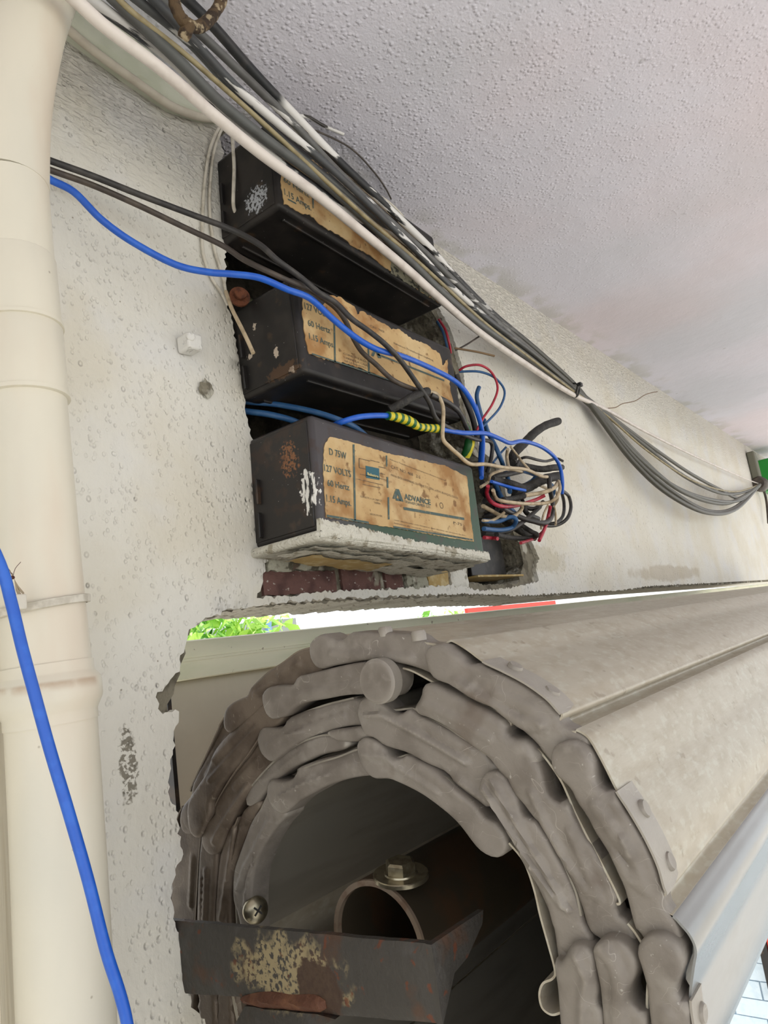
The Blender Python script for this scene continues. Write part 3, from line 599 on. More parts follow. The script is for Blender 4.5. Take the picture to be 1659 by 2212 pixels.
# ------------------------------------------------------------------ CABLES
def cab(name, pts, r, m, label, cat='cable', group=None, **k):
    P = [ony(p[0], p[1], p[2]) if len(p) == 3 else Vector(p[1:]) for p in pts]
    return tag(tube(name, P, r, m, None, **k), label, cat, group)
y = .288
cab('blue_cable', [(60, 352, .345), (105, 386, .343), (160, 415, .338), (220, 475, .334), (290, 525, .33), (380, 572, .322), (450, 588, .312), (500, 592, .303), (560, 600, .292), (620, 625, y), (670, 645, .289), (720, 690, .287), (770, 730, .283), (815, 755, .281), (870, 770, .284), (930, 795, .286), (985, 825, .287), (1015, 860, .288), (1035, 905, .292), (1043, 950, .30), (1041, 1000, .31), (1040, 1030, .315)],
    .0022, M_BLUE, 'bright blue cable drooping from behind the downpipe across the middle transformer', sides=14)
cab('black_cable', [(55, 325, .345), (103, 345, .343), (200, 380, .338), (300, 420, .332), (400, 458, .325), (500, 496, .310), (560, 528, .296), (600, 563, .288), (648, 598, .287), (690, 633, .284), (725, 654, .284), (760, 689, .281), (795, 714, .279), (830, 742, .276), (864, 777, .280), (899, 826, .282), (927, 868, .284), (941, 903, .288), (969, 924, .292), (1025, 948, .300), (1060, 955, .305), (1062, 985, .31), (1052, 1020, .32)],
    .0020, M_BLK, 'upper of the two black cables running from behind the downpipe over the transformers', sides=14)
cab('black_cable', [(55, 345, .348), (105, 366, .346), (200, 400, .342), (300, 444, .336), (400, 492, .33), (480, 530, .318), (525, 560, .308), (567, 581, .296), (620, 605, .290), (669, 626, .292), (697, 644, .2925), (725, 665, .2925), (746, 693, .2925), (760, 724, .2925), (781, 759, .2925), (812, 787, .2925), (851, 822, .290), (899, 843, .289), (934, 857, .289), (969, 875, .291), (997, 896, .296), (1004, 917, .30)],
    .0019, M_BLKB, 'lower brownish-black cable under the other black one, looping down the torn label', sides=14)
cab('blue_cable', [(500, 862, .375), (535, 868, .368), (600, 874, .350), (680, 890, .322), (740, 910, .305), (770, 925, .31), (800, 950, .335)], .0022, M_BLUED, 'dusty blue wire coming out of the recess between the lower two transformers', 'wire')
cab('blue_cable', [(500, 882, .375), (535, 889, .368), (580, 895, .355), (625, 906, .345), (660, 920, .345)], .0024, M_BLUED, 'shorter dusty blue wire just below its neighbour, vanishing behind the lowest transformer', 'wire')
cab('blue_wire', [(715, 922, .318), (740, 911, .300), (780, 900, .294), (835, 898, .292), (875, 907, .292), (905, 922, .292), (945, 926, .292), (1000, 935, .294), (1048, 936, .294), (1080, 948, .294), (1102, 957, .296), (1128, 953, .298), (1162, 962, .300), (1188, 978, .303), (1204, 996, .305), (1212, 1018, .308), (1215, 1043, .31), (1214, 1066, .315)],
    .0021, M_BLUE, 'blue wire spliced with yellow-green tape, arching right over the wire tangle', 'wire', sides=12)
cab('tape_splice', [(837, 898, .2915), (865, 903, .2905), (890, 913, .290), (905, 922, .290), (945, 926, .291)], lambda t: .0031 + .0009 * math.sin(t * math.pi * 1.3) ** 2, M_YG, 'yellow and green striped tape wound round the blue wire', 'tape', jit=.06, sides=12, sub=8)
cab('tape_splice', [(1000, 905, .302), (1008, 922, .300), (1016, 937, .300)], .0026, M_YG, 'small yellow-green tape wrap at the corner above the lowest transformer', 'tape', jit=.05)
cab('tape_splice', [(1016, 948, .31), (1013, 965, .312), (1006, 985, .318)], .0048, M_YG, 'dark striped yellow-green tape roll behind the upper right corner of the lowest transformer', 'tape', jit=.06, sides=12)
cab('wire_stub', [(842, 886, .298), (870, 870, .29), (895, 855, .286), (924, 845, .284)], .0034, M_TAPE, 'short taped black cable stub crossing in front of the middle transformer', 'cable', jit=.05, sides=12)
cab('cream_wire', [(900, 838, .289), (925, 846, .287), (945, 853, .286), (957, 880, .286), (957, 915, .286), (957, 948, .287), (972, 966, .287), (990, 982, .288), (1015, 1002, .289), (1050, 1003, .290), (1090, 1010, .292), (1135, 1014, .294), (1168, 1028, .298), (1182, 1030, .30)], .0017, M_CREAM, 'cream wire dropping past the tape splice and over the lowest transformer corner', 'wire')
cab('black_wire', [(930, 852, .287), (965, 868, .288), (990, 888, .292), (1003, 912, .296), (1010, 930, .30)], .0022, M_BLK, 'black wire bending down into the small yellow-green tape wrap', 'wire')

# wires and tangle right of the lowest transformer
NG = 'wires tangled beside the lowest transformer'
def nc(u, v, y): return (1000 + u / 5.53, 880 + v / 5.53, y)
def nw(pts, y, r, m, label, dy=.006, **k):
    q = []; n = len(pts)
    for i, (u, v) in enumerate(pts): q.append(nc(u, v, y + dy * math.sin(i * 1.7)))
    return cab('wire', q, r * 1.15, m, label, 'wire', NG, sides=8, sub=5, **k)
nw([(150, -20), (190, 120), (222, 260), (224, 400), (212, 560), (208, 700), (222, 840)], .312, .0019, M_BLUE, 'blue wire going straight down beside the lowest transformer, in the tangle')
nw([(250, 150), (300, 300), (370, 430), (430, 560), (480, 690), (540, 860), (560, 1010)], .318, .0021, M_BLUED, 'dusty blue wire slanting down into the top of the tangle')
nw([(640, 710), (680, 625), (760, 596), (900, 630), (1000, 642), (1120, 612), (1190, 640)], .318, .0014, M_BLK, 'thin black wire bridging the top of the tangle')
nw([(590, 660), (780, 712), (950, 738), (1080, 720), (1180, 716)], .324, .0034, M_TAPE, 'thick taped black splice under the thin black bridge wire', jit=.05)
nw([(600, 980), (760, 960), (880, 900), (1000, 850), (1150, 820)], .318, .0046, M_TAPE, 'fattest black taped splice in the middle of the tangle', jit=.06)
nw([(340, 850), (450, 880), (580, 910), (720, 960)], .314, .0032, M_TAPE, 'black taped splice at the left of the tangle', jit=.05)
nw([(480, 1110), (600, 1090), (740, 1050)], .308, .0028, M_TAPE, 'grey-black splice sleeve inside the cream loop', jit=.05)
nw([(360, 990), (380, 1060), (430, 1108), (600, 1138), (800, 1152), (1000, 1140), (1110, 1085), (1160, 970), (1140, 880)], .304, .0016, M_CREAM, 'cream wire forming the big front loop of the tangle')
nw([(740, 1050), (860, 1035), (980, 1010), (1090, 960), (1130, 900)], .308, .0020, M_CREAM, 'short thicker cream wire inside the big cream loop')
nw([(300, 940), (285, 1030), (330, 1120), (450, 1180), (640, 1172), (850, 1110), (980, 1050)], .306, .0017, M_RED, 'bright red wire curling under the tangle')
nw([(215, 950), (300, 890), (330, 810), (430, 762), (560, 740), (700, 770)], .310, .0013, M_CREAM, 'cream wire hooking left from the tangle to the transformer end')
nw([(535, 500), (525, 600), (545, 720)], .312, .0016, M_CREAM, 'cream wire standing behind the blue arch')
nw([(570, 470), (640, 560), (700, 640), (790, 740)], .311, .0011, M_CREAM, 'thin cream wire slanting down from the blue arch')
nw([(360, 660), (430, 570), (520, 470)], .314, .0010, M_BLUED, 'thin blue wire rising to the blue arch')
nw([(1190, 1000), (1262, 1060), (1290, 1190), (1250, 1320), (1140, 1400), (1000, 1412), (850, 1370)], .314, .0018, M_BLK, 'outermost black loop at the right of the tangle')
nw([(1182, 1020), (1208, 1150), (1196, 1290), (1120, 1375), (1000, 1390)], .318, .0017, M_BLK, 'inner black loop at the right of the tangle')
nw([(1020, 1160), (960, 1290), (932, 1450)], .306, .0010, M_CREAM, 'thin cream end hanging straight down at the front of the tangle')
nw([(1090, 1180), (1108, 1290), (1108, 1400)], .308, .0011, M_CREAM, 'rightmost cream wire end hanging below the tangle')
nw([(1045, 1180), (1015, 1320), (975, 1450), (912, 1590)], .304, .0016, M_RED, 'red wire end pointing down below the tangle')
nw([(690, 1620), (850, 1565), (950, 1490), (1000, 1400)], .310, .0014, M_RED, 'dark red wire sweeping along the underside of the tangle')
nw([(245, 1355), (420, 1362), (560, 1310), (635, 1340), (590, 1430), (450, 1465), (250, 1450)], .306, .0019, M_BLUED, 'dusty blue wire doubled back at the lower left of the tangle')
nw([(240, 1352), (350, 1350), (450, 1290), (500, 1250)], .303, .0012, M_CREAM, 'cream wire curving in front of the dusty blue bend')
nw([(240, 1180), (350, 1240), (450, 1292), (570, 1312), (660, 1265), (705, 1200), (690, 1150)], .312, .0018, M_CREAM, 'cream wire swinging under the red one')
nw([(470, 1200), (620, 1285), (800, 1352), (980, 1378), (1060, 1300), (1072, 1150), (1040, 980), (1030, 840)], .308, .0023, M_BLK, 'black wire crossing down through the tangle and up its right side')
nw([(250, 1500), (400, 1505), (560, 1470), (700, 1380), (810, 1290), (920, 1190)], .318, .0020, M_BLK, 'black wire rising from the lower left of the tangle')
nw([(560, 1330), (700, 1410), (810, 1480), (885, 1525), (800, 1560), (600, 1560), (400, 1520)], .314, .0022, M_TAPE, 'black taped wire turning back at the bottom of the tangle', jit=.04)
nw([(255, 1555), (330, 1560), (415, 1568)], .308, .0016, M_RED, 'short red wire end beside the green transformer corner')
nw([(340, 885), (450, 920), (600, 962), (745, 992)], .305, .0014, M_BLUE, 'bright blue wire end lying across the tangle')
nw([(380, 900), (420, 1000), (460, 1080), (540, 1180), (620, 1270)], .320, .0024, M_BLUED, 'dusty blue wire buried in the heart of the tangle')
nw([(300, 1080), (280, 1000), (360, 840), (520, 800), (700, 760)], .326, .0026, M_BLK, 'black wire buried behind the cream hook')
nw([(260, 1120), (400, 1180), (480, 1210)], .330, .0024, M_BLK, 'black wire buried behind the red curl')
nw([(600, 1050), (720, 1180), (860, 1210), (960, 1130)], .326, .0022, M_BLK, 'black wire looping in the back of the tangle')
nw([(700, 940), (820, 870), (880, 800)], .330, .0014, M_BLUED, 'thin blue wire showing through the middle of the tangle')
nw([(240, 1000), (350, 1120), (520, 1330), (640, 1420)], .335, .0032, M_TAPE, 'thick black wire at the back left of the tangle')
for k_, (pp, rr_, mm_, ll_) in enumerate([([(230, 900), (330, 980), (420, 1120), (380, 1260), (260, 1300)], .0026, M_BLK, 'black wire hugging the transformer end at the back of the tangle'),
        ([(640, 740), (820, 790), (960, 860), (1080, 960), (1060, 1080)], .0022, M_BLUED, 'dusty blue wire across the upper back of the tangle'),
        ([(420, 1300), (560, 1400), (720, 1500), (860, 1560)], .0030, M_TAPE, 'black taped wire along the lower back of the tangle'),
        ([(460, 900), (620, 1000), (700, 1100), (760, 1260), (900, 1330)], .0024, M_BLK, 'black wire diving through the centre of the tangle'),
        ([(860, 900), (980, 960), (1100, 1000), (1130, 1100), (1060, 1200)], .0016, M_CREAM, 'cream wire tucked behind the right side of the tangle')]):
    nw(pp, .330 + .002 * k_, rr_, mm_, ll_)
cab('cable_stub', [nc(585, 640, .335), nc(620, 540, .33), nc(740, 420, .325), nc(860, 300, .318), nc(990, 215, .312), nc(1140, 165, .308)], lambda t: .0052 - .0006 * t, M_TAPE, 'thick blunt black cable stub sticking out above the wire tangle', 'cable', jit=.04, sides=14)
cab('wire', [(992, 800, .318), (1008, 791, .31), (1038, 789, .30), (1063, 806, .298), (1075, 838, .298), (1064, 872, .30), (1044, 903, .305), (1030, 930, .31)], .0012, M_RED, 'dark red wire of the open loop right of the middle transformer', 'wire')
cab('wire', [(992, 803, .320), (1036, 803, .305), (1070, 817, .30), (1090, 845, .30), (1080, 880, .302), (1052, 912, .306), (1034, 930, .312)], .0012, M_BLUED, 'dark blue wire of the open loop right of the middle transformer', 'wire')
cab('wire', [(1035, 836, .326), (1030, 858, .328), (1040, 900, .33), (1048, 940, .33)], .0022, M_BLUED, 'dark stub behind the blue cable at the end of the middle transformer', 'wire')
cab('wire', [(948, 690, .335), (962, 712, .33), (970, 740, .33), (974, 762, .335)], .0012, M_RED, 'dark red wire dropping from the end of the topmost transformer', 'wire')
cab('wire', [(944, 694, .338), (956, 715, .334), (964, 742, .334), (968, 764, .338)], .0012, M_BLUED, 'dark blue wire dropping from the end of the topmost transformer', 'wire')
cab('wire', [(984, 757, .33), (1012, 742, .32), (1042, 722, .31)], .0009, M_BLKB, 'thin dark twig-like wire end pointing up beside the middle transformer', 'wire')
cab('wire', [(982, 752, .33), (1030, 760, .315), (1068, 769, .305)], .0011, simple('brown_wire', (120, 96, 66), .6), 'thin brown wire end pointing right beside the middle transformer', 'wire')
cab('cable', [(985, 810, .338), (1000, 850, .336), (1020, 900, .334), (1032, 950, .334)], .003, M_BLK, 'black cable behind the end of the middle transformer', 'cable')
# dark conduit box in the cavity
cv = ony(1020, 1240, .372)
jb = empty('junction_box', Vector((cv.x + .04, .385, cv.z)), 'black box buried in the wall cavity under the wire tangle', 'box')
mk('box_shell', *box2((cv.x, .372, cv.z - .002), (cv.x + .03, .41, cv.z + .045)), M_ENDK, jb, bevel=.001)
mk('box_lid', *box2((cv.x + .031, .385, cv.z - .001), (cv.x + .10, .415, cv.z + .044)), M_BLK, jb, bevel=.001)
mk('bottom_lip', *box2((cv.x - .002, .364, cv.z - .0045), (cv.x + .10, .40, cv.z - .0022)), M_WOODY, jb, bevel=.0006)

# cable bundle along the ceiling
CL = [(215, -70, .272, 96), (285, 0, .274, 88), (400, 100, .276, 78), (500, 200, .277, 70), (600, 292, .278, 62), (700, 378, .279, 48), (800, 466, .281, 41), (900, 556, .285, 36), (960, 616, .290, 32), (1050, 698, .305, 28), (1150, 773, .324, 21), (1240, 843, .340, 10)]
sag = {0: [(1310, 885, .345), (1390, 930, .345), (1500, 985, .345), (1600, 1030, .345), (1642, 1046, .345)],
       1: [(1290, 892, .344), (1370, 990, .335), (1450, 1060, .325), (1530, 1104, .32), (1590, 1095, .325), (1640, 1048, .34)],
       2: [(1295, 890, .345), (1380, 985, .338), (1470, 1060, .33), (1560, 1088, .328), (1610, 1070, .33), (1641, 1047, .34)],
       3: [(1300, 888, .345), (1400, 975, .338), (1500, 1040, .33), (1580, 1062, .33), (1620, 1055, .335), (1641, 1046, .342)],
       4: [(1292, 890, .345), (1375, 985, .338), (1460, 1052, .33), (1540, 1080, .325), (1600, 1080, .328), (1640, 1048, .34)],
       5: [(1298, 887, .346), (1390, 960, .34), (1480, 1030, .334), (1560, 1066, .33), (1610, 1062, .334), (1641, 1047, .342)],
       6: [(1302, 886, .347), (1400, 960, .342), (1490, 1022, .336), (1560, 1060, .332), (1600, 1076, .332), (1640, 1050, .34)],
       7: [(1288, 893, .343), (1365, 995, .333), (1445, 1068, .322), (1530, 1108, .318), (1592, 1098, .322), (1640, 1048, .34)]}
spec = [(.90, .0038, 'white round cable along the lower edge of the ceiling bundle', -.002, 0), (.62, .0034, 'black cable smeared with white paint, next above the white one', .006, 1), (.36, .0036, 'thick grey cable in the middle of the ceiling bundle', -.001, 2),
        (.12, .0017, 'thin ochre cable in the middle of the ceiling bundle', -.004, 3), (-.06, .0030, 'grey cable with long white paint patches in the ceiling bundle', .006, 4), (-.32, .0030, 'dark grey cable with white paint dashes beside the iron hook', -.001, 5),
        (-.58, .0030, 'grey cable just below the topmost black one in the bundle', .002, 6), (-.92, .0036, 'thick black cable with flaking white paint along the top of the bundle', .004, 7)]
for fr_, r, lab, dy, i in spec:
    P = []
    for k, (x, yy, d, hw_) in enumerate(CL):
        a = CL[max(k - 1, 0)]; c = CL[min(k + 1, len(CL) - 1)]; dx, dz = c[0] - a[0], c[1] - a[1]; l = math.hypot(dx, dz)
        wob = .10 * math.sin(k * 1.3 + i * 2.1) * (1 if 0 < i < 7 else .3)
        q = (fr_ + wob) * hw_; P.append((x - dz / l * q, yy + dx / l * q, d + dy + (.004 if k > 8 else 0)))
    w0, w1 = ony(*P[0]), ony(*P[1]); w2 = w0 + (w0 - w1) * 1.0; w3 = w2 + (w0 - w1) * 1.6 + Vector((0, 0, .03))
    P = [('w', w3.x - .03, w3.y, max(w3.z + .04, .475)), ('w', *w3), ('w', *w2)] + P + sag[i]
    rr = r * .95
    cab('bundle_cable', P, (lambda rr: (lambda t: rr * (1 if t < .7 else 1 + (t - .7) * (-2 if i == 0 else 1.2))))(rr), M_CB[i], lab, 'cable', 'cables bundled along the ceiling corner', sides=12, sub=7)
zc = ony(1241, 843, .342)
zt = empty('zip_tie', zc, 'black zip tie with a knobbly tail holding the cable bundle against the wall', 'zip tie')
ang = [2 * math.pi * k / 16 for k in range(16)]
dirn = (ony(1260, 857, .342) - ony(1220, 828, .342)).normalized(); nn = Vector((0, 1, 0)); bb = dirn.cross(nn).normalized()
mk('strap', *tubeg([zc + nn * math.cos(a) * .007 + bb * math.sin(a) * .0105 for a in ang], .0013, sides=6, sub=2, closed=True), M_ZIP, zt)
mk('tail', *tubeg([zc + bb * -.010, ony(1248, 836, .332), ony(1250, 832, .328), ony(1256, 829, .325)], .0018, sides=6, sub=3), M_ZIP, zt)
zk = ony(1254, 831, .326); mk('head', *box2(zk - Vector((.004, .002, .0025)), zk + Vector((.004, .003, .003))), M_ZIP, zt, bevel=.0008)
# clamp at the far end and green fitting
ec = ony(1642, 1046, .345)
cl = empty('cable_clamp', ec, 'grey metal clamp gathering the cables at the far right end of the wall', 'clamp')
mk('clamp_strap', *box2(Vector((ec.x - .02, .338, ec.z)), Vector((ec.x + .02, .36, ec.z + .10))), simple('dull_grey_metal', (112, 112, 98), .6, .3), cl, bevel=.004)
mk('clamp_jaw', *lathe(ec, (1, 0, 0), [(-.03, .016), (-.02, .022), (.02, .022), (.03, .016)], 16), M_BLKB, cl)
gp = ony(1668, 1040, .33); gf = empty('green_fitting', gp, 'bright green plastic fitting at the right edge beside the cable clamp', 'fitting')
mk('shell', *box2(gp + Vector((-.035, -.03, -.03)), gp + Vector((.12, .03, .07))), M_GRN, gf, bevel=.006)
tag(tube('wire', [ony(1643, 1046, .345), ony(1650, 1060, .345), ony(1656, 1085, .345), ony(1660, 1130, .345)], .0035, M_BLKB), 'dark wire hanging down from the far cable clamp', 'wire')

# thin wires on and near the ceiling
def zw(name, pts, r, m, label, **k): return tag(tube(name, [onz(a, b2, z) for a, b2, z in pts], r, m, None, **k), label, 'wire')
zw('thin_wire', [(622, 256, .425), (642, 250, .43), (668, 254, .434), (700, 272, .435), (742, 290, .435)], .0014, cable_mat('flaky_white_wire', (50, 46, 42), .46, 1, 3), 'short white-flecked wire end sticking out on the ceiling above the bundle')
zw('thin_wire', [(640, 268, .425), (700, 290, .433), (760, 322, .436), (805, 368, .436), (832, 405, .436), (845, 430, .436)], .0008, M_BLKB, 'thin dark wire arching across the ceiling beside the bundle')
zw('thin_wire', [(640, 275, .42), (690, 305, .428), (740, 350, .430), (790, 402, .430), (840, 437, .428), (872, 470, .42), (895, 510, .41), (905, 535, .40)], .0012, M_WHT, 'thin cream wire running close to the bundle on the ceiling')
tag(tube('thin_wire', [ony(*p) for p in [(850, 455, .352), (890, 490, .35), (920, 530, .35), (945, 575, .348), (965, 610, .345)]], .0022, M_BLKB), 'brown wire peeping out between the bundle and the wall', 'wire')
# painted-over flat cover and the old wire under it
v, f, _ = relief([W(a, b2, .352) for a, b2 in [(100, -30), (180, -30), (215, 10), (300, 95), (400, 178), (486, 258), (440, 252), (372, 228), (285, 168), (205, 108), (150, 66), (100, 20)]], lambda u, v_, h: Vector((u, .352 - h, v_)), round_h(.004), .010, .006)
tag(mk('cable_cover', v, f, M_COVER), 'pale green-grey painted flat cable cover below the white bundle cable', 'cable cover')
cab('painted_wire', [(120, 40, .353), (150, 66, .352), (205, 112, .352), (285, 170, .352), (320, 195, .352), (372, 230, .352), (430, 252, .353), (472, 258, .354)], .0030, simple('wall_coloured_wire', (196, 188, 172), .7, c2=(176, 166, 150), sc=60, bs=.4), 'old painted-over wire sagging along the underside of the flat cover', 'wire')
cab('thin_wire', [(486, 262, .350), (468, 285, .354), (452, 330, .357), (442, 400, .358), (438, 470, .358), (438, 540, .358), (455, 595, .358), (478, 632, .358), (492, 660, .358)], .0012, M_WHT, 'leftmost thin white wire hanging down the plaster beside the recess', 'wire')
cab('thin_wire', [(490, 264, .349), (474, 290, .354), (460, 340, .357), (453, 420, .358), (455, 480, .358), (464, 540, .358), (482, 600, .358), (488, 640, .357)], .0012, M_WHT, 'second thin white wire hanging parallel beside the recess edge', 'wire')
cab('thin_wire', [(500, 272, .345), (503, 310, .342), (506, 360, .340), (505, 400, .340), (504, 440, .342), (508, 458, .345)], .0014, M_WHT, 'short cream wire down the left end of the topmost transformer', 'wire')
cab('thin_wire', [(488, 630, .352), (500, 665, .340), (520, 705, .330), (536, 738, .325), (547, 763, .322)], .0014, M_CREAM, 'cream wire poking into the recess beside the middle transformer', 'wire')
# iron ring hook
rp = [(376, 0), (382, 22), (394, 42), (412, 56), (430, 58), (448, 46), (466, 24), (478, 0), (484, -40), (465, -80), (425, -95), (385, -75), (372, -35)]
hk = empty('hook_ring', ony(405, 60, .256), 'rusty iron ring hanging from the ceiling over the cable bundle at the top', 'hook')
mk('ring', *tubeg([ony(a, b2, .256) for a, b2 in rp], .0034, sides=14, sub=5, closed=True, jit=.07), M_RUST, hk)
mk('shank', *tubeg([ony(408, 54, .256), ony(401, 70, .258), ony(394, 84, .261)], lambda t: .0040 - .001 * t, sides=12, jit=.08), M_RUST, hk)
ht = ony(425, -90, .256); mk('ceiling_eye', *tubeg([ht, Vector((ht.x, ht.y, ZC))], .0030, sides=12, sub=2), M_RUST, hk)
# painted bolt block
pts = [(404, 714), (438, 723), (440, 757), (409, 750)]
bb0 = [ony(a, b2, .347) for a, b2 in pts]
blk = empty('wall_bolt', ony(420, 740, .36), 'square white-painted bolt block on the plaster left of the transformers', 'bolt')
V = bb0 + [Vector((p.x, YW - .0005, p.z)) for p in bb0]
mk('block', V, [(0, 1, 2, 3), (4, 7, 6, 5), (0, 4, 5, 1), (1, 5, 6, 2), (2, 6, 7, 3), (3, 7, 4, 0)], M_PL, blk, bevel=.0018)
q = ony(412, 727, .347); mk('screw_head', *lathe(q, (-.3, -1, 0), [(-.002, .0030), (.0004, .0030), (.001, .0024)], 18), M_PL, blk)
# big blue cable in the foreground left
cab('blue_cable', [('w', -.01, .262, .47), ('w', .01, .262, .30), (-110, 960, .262), (-60, 1090, .262), (0, 1218, .262), (24, 1300, .262), (48, 1400, .261), (75, 1500, .26), (108, 1620, .26), (147, 1750, .26), (190, 1900, .26), (228, 2050, .26), (260, 2150, .26), (278, 2230, .26), (300, 2400, .26), (330, 2700, .26)], .0021, M_BLUE, 'bright blue cable hanging straight in front of the downpipe at lower left', sides=18)

# ------------------------------------------------------------------ ROLLER SHUTTER, seen from its end
LEN = 1.62
def E2(px, py): p = onx(px, py, XE); return (p.y, p.z)
sh = empty('roller_shutter', (XE, .25, -.32), 'grey coiled metal roller shutter seen end-on, its interlocked slat ends spiralling', 'shutter')
def strip2(pts, th=.0008, sub=5, smooth=True):
    S = smoothpts([Vector((a, b2, 0)) for a, b2 in pts], sub) if smooth else [Vector((a, b2, 0)) for a, b2 in pts]
    A, B = [], []
    for i, p in enumerate(S):
        t = (S[min(i + 1, len(S) - 1)] - S[max(i - 1, 0)]).normalized(); n = Vector((-t.y, t.x, 0)) * th / 2
        A.append(p + n); B.append(p - n)
    return A + B[::-1]
def slat_mesh(name, prof, x0, x1, m, parent, th=.0009, smooth=True):
    lp = strip2(prof, th, smooth=smooth); n = len(lp); xs = [x0, x0 + .25 * (x1 - x0), x1]
    V = [Vector((x, p.x, p.y)) for x in xs for p in lp]; Fc = []
    for k in range(2):
        for i in range(n): Fc.append((k * n + i, k * n + (i + 1) % n, (k + 1) * n + (i + 1) % n, (k + 1) * n + i))
    h = n // 2
    for k, o in ((0, 0), (2, 2 * n)):
        for i in range(h - 1): Fc.append((o + i, o + i + 1, o + n - 2 - i, o + n - 1 - i))
    return mk(name, V, Fc, m, parent, angle=50)
def rs2(P, step=.0022):
    S = smoothpts([Vector((a, b2, 0)) for a, b2 in P], 6, True); out = [S[0]]
    for p in S[1:]:
        if (p - out[-1]).length > step: out.append(p)
    if (out[0] - out[-1]).length < step * .5: out.pop()
    return [(p.x, p.y) for p in out]
def end_lock(outline, parent, lift=0., ribs=(), knob=None, tilt=.006, mat=None, dome=.0004, fil=.0022):
    P = rs2([E2(*p) for p in outline])
    R = [([E2(*q) for q in r[0]], r[1] * .00031 * 1.25, r[2]) for r in ribs]
    kn = E2(*knob[0]) if knob else None; kr = knob[1] * .00031 if knob else 0
    far = max(math.hypot(p[0] - kn[0], p[1] - kn[1]) for p in P) if kn else 1
    def h(p, d):
        v = fil * math.sqrt(max(0, 1 - (1 - min(d / fil, 1)) ** 2))
        if kn:
            q = math.hypot(p[0] - kn[0], p[1] - kn[1])
            v += dome * max(0, 1 - (q / kr) ** 2) if q < kr else 0
            v -= tilt * max(0, min(1, (q - kr * .6) / (far - kr * .6)))
        if d > 0:
            for line, rad, hh in R:
                dd = min(segd(p, line[i], line[i + 1])[0] for i in range(len(line) - 1))
                if dd < rad: v += hh * min(1, 2.2 * (1 - dd / rad))
        return v + random.uniform(-.00004, .00004)
    v, f, _ = relief(P, lambda u, w_, hh: Vector((XE - lift - hh, u, w_)), h, .012, .0015, rings=(.0004, .0011, .0022))
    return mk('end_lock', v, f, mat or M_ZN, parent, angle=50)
def rivet(px, py, parent, nrm, lift=.0, xo=.009, back=True):
    p = onx(px, py, XE); 
    if back: # slide along the picture ray on to x = XE + xo
        p = onx(px, py, XE + xo)
    ax = Vector((0, nrm[0], nrm[1])).normalized()
    v, f = lathe((0, 0, 0), (0, 0, 1), [(-.002, .0036), (.0018, .0036), (.0028, .0030)], 18)
    q = ax.to_track_quat('Z', 'Y').to_matrix()
    return mk('rivet', [p + q @ Vector((a.x, a.y, a.z)) for a in v], f, M_ZN, parent)
def flange(prof, a, b2, parent, xo=.017, up=.0009):
    """mounting tongue of an end lock lying on the outside of its slat, following the slat's curve"""
    S = smoothpts([Vector((*E2(*p), 0)) for p in prof], 5); A, B = Vector((*E2(*a), 0)), Vector((*E2(*b2), 0))
    i = min(range(len(S)), key=lambda k: (S[k] - A).length); j = min(range(len(S)), key=lambda k: (S[k] - B).length); S = S[i:j + 1]; V = []; n = len(S)
    c = Vector((.25, -.157, 0)); mid = None
    for k, p in enumerate(S):
        t = (S[min(k + 1, n - 1)] - S[max(k - 1, 0)]).normalized(); m = Vector((-t.y, t.x, 0)); m = m if m.dot(p - c) > 0 else -m
        if k == n // 2: mid = m
        f = k / (n - 1); xe_ = xo * (.98 if f < .85 else .98 - .5 * (f - .85) / .15)
        for x, q in ((XE, 0), (XE, up), (XE + xe_, up), (XE + xe_, 0)): V.append(Vector((x, p.x + m.x * (.0004 + q), p.y + m.y * (.0004 + q))))
    Fc = [(k * 4 + q, k * 4 + (q + 1) % 4, k * 4 + 4 + (q + 1) % 4, k * 4 + 4 + q) for k in range(n - 1) for q in range(4)] + [(0, 1, 2, 3), tuple(n * 4 - 4 + q for q in range(4))]
    return mk('mounting_tongue', V, Fc, M_ZN, parent), Vector((0, mid.x, mid.y))
def slat(prof, m=M_SL, x0=None, **k):
    return slat_mesh('slat', [E2(*p) for p in prof], XE + .003 if x0 is None else x0, XE + LEN, m, sh, **k)

# outer turn ------------------------------------------------
sA1 = slat([(660, 1404), (668, 1396), (686, 1382), (704, 1377), (742, 1386), (764, 1378), (850, 1381), (913, 1391), (940, 1398), (936, 1410)])
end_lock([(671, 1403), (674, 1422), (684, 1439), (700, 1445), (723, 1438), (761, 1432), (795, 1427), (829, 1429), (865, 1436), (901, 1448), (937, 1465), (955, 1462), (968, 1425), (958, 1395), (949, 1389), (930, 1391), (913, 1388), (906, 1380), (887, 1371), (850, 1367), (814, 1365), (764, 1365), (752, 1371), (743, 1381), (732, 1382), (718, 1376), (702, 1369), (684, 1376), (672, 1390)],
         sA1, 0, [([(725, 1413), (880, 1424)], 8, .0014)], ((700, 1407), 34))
for x, yy in ((833, 1364), (905, 1373)): rivet(x, yy + 2, sA1, (0, 1), xo=.004)
psA2 = [(956, 1392), (962, 1387), (972, 1387), (1002, 1405), (1040, 1433), (1085, 1455), (1130, 1479), (1175, 1511), (1200, 1538), (1207, 1547), (1204, 1556), (1193, 1564), (1194, 1574), (1210, 1583), (1238, 1584)]
sA2 = slat(psA2)
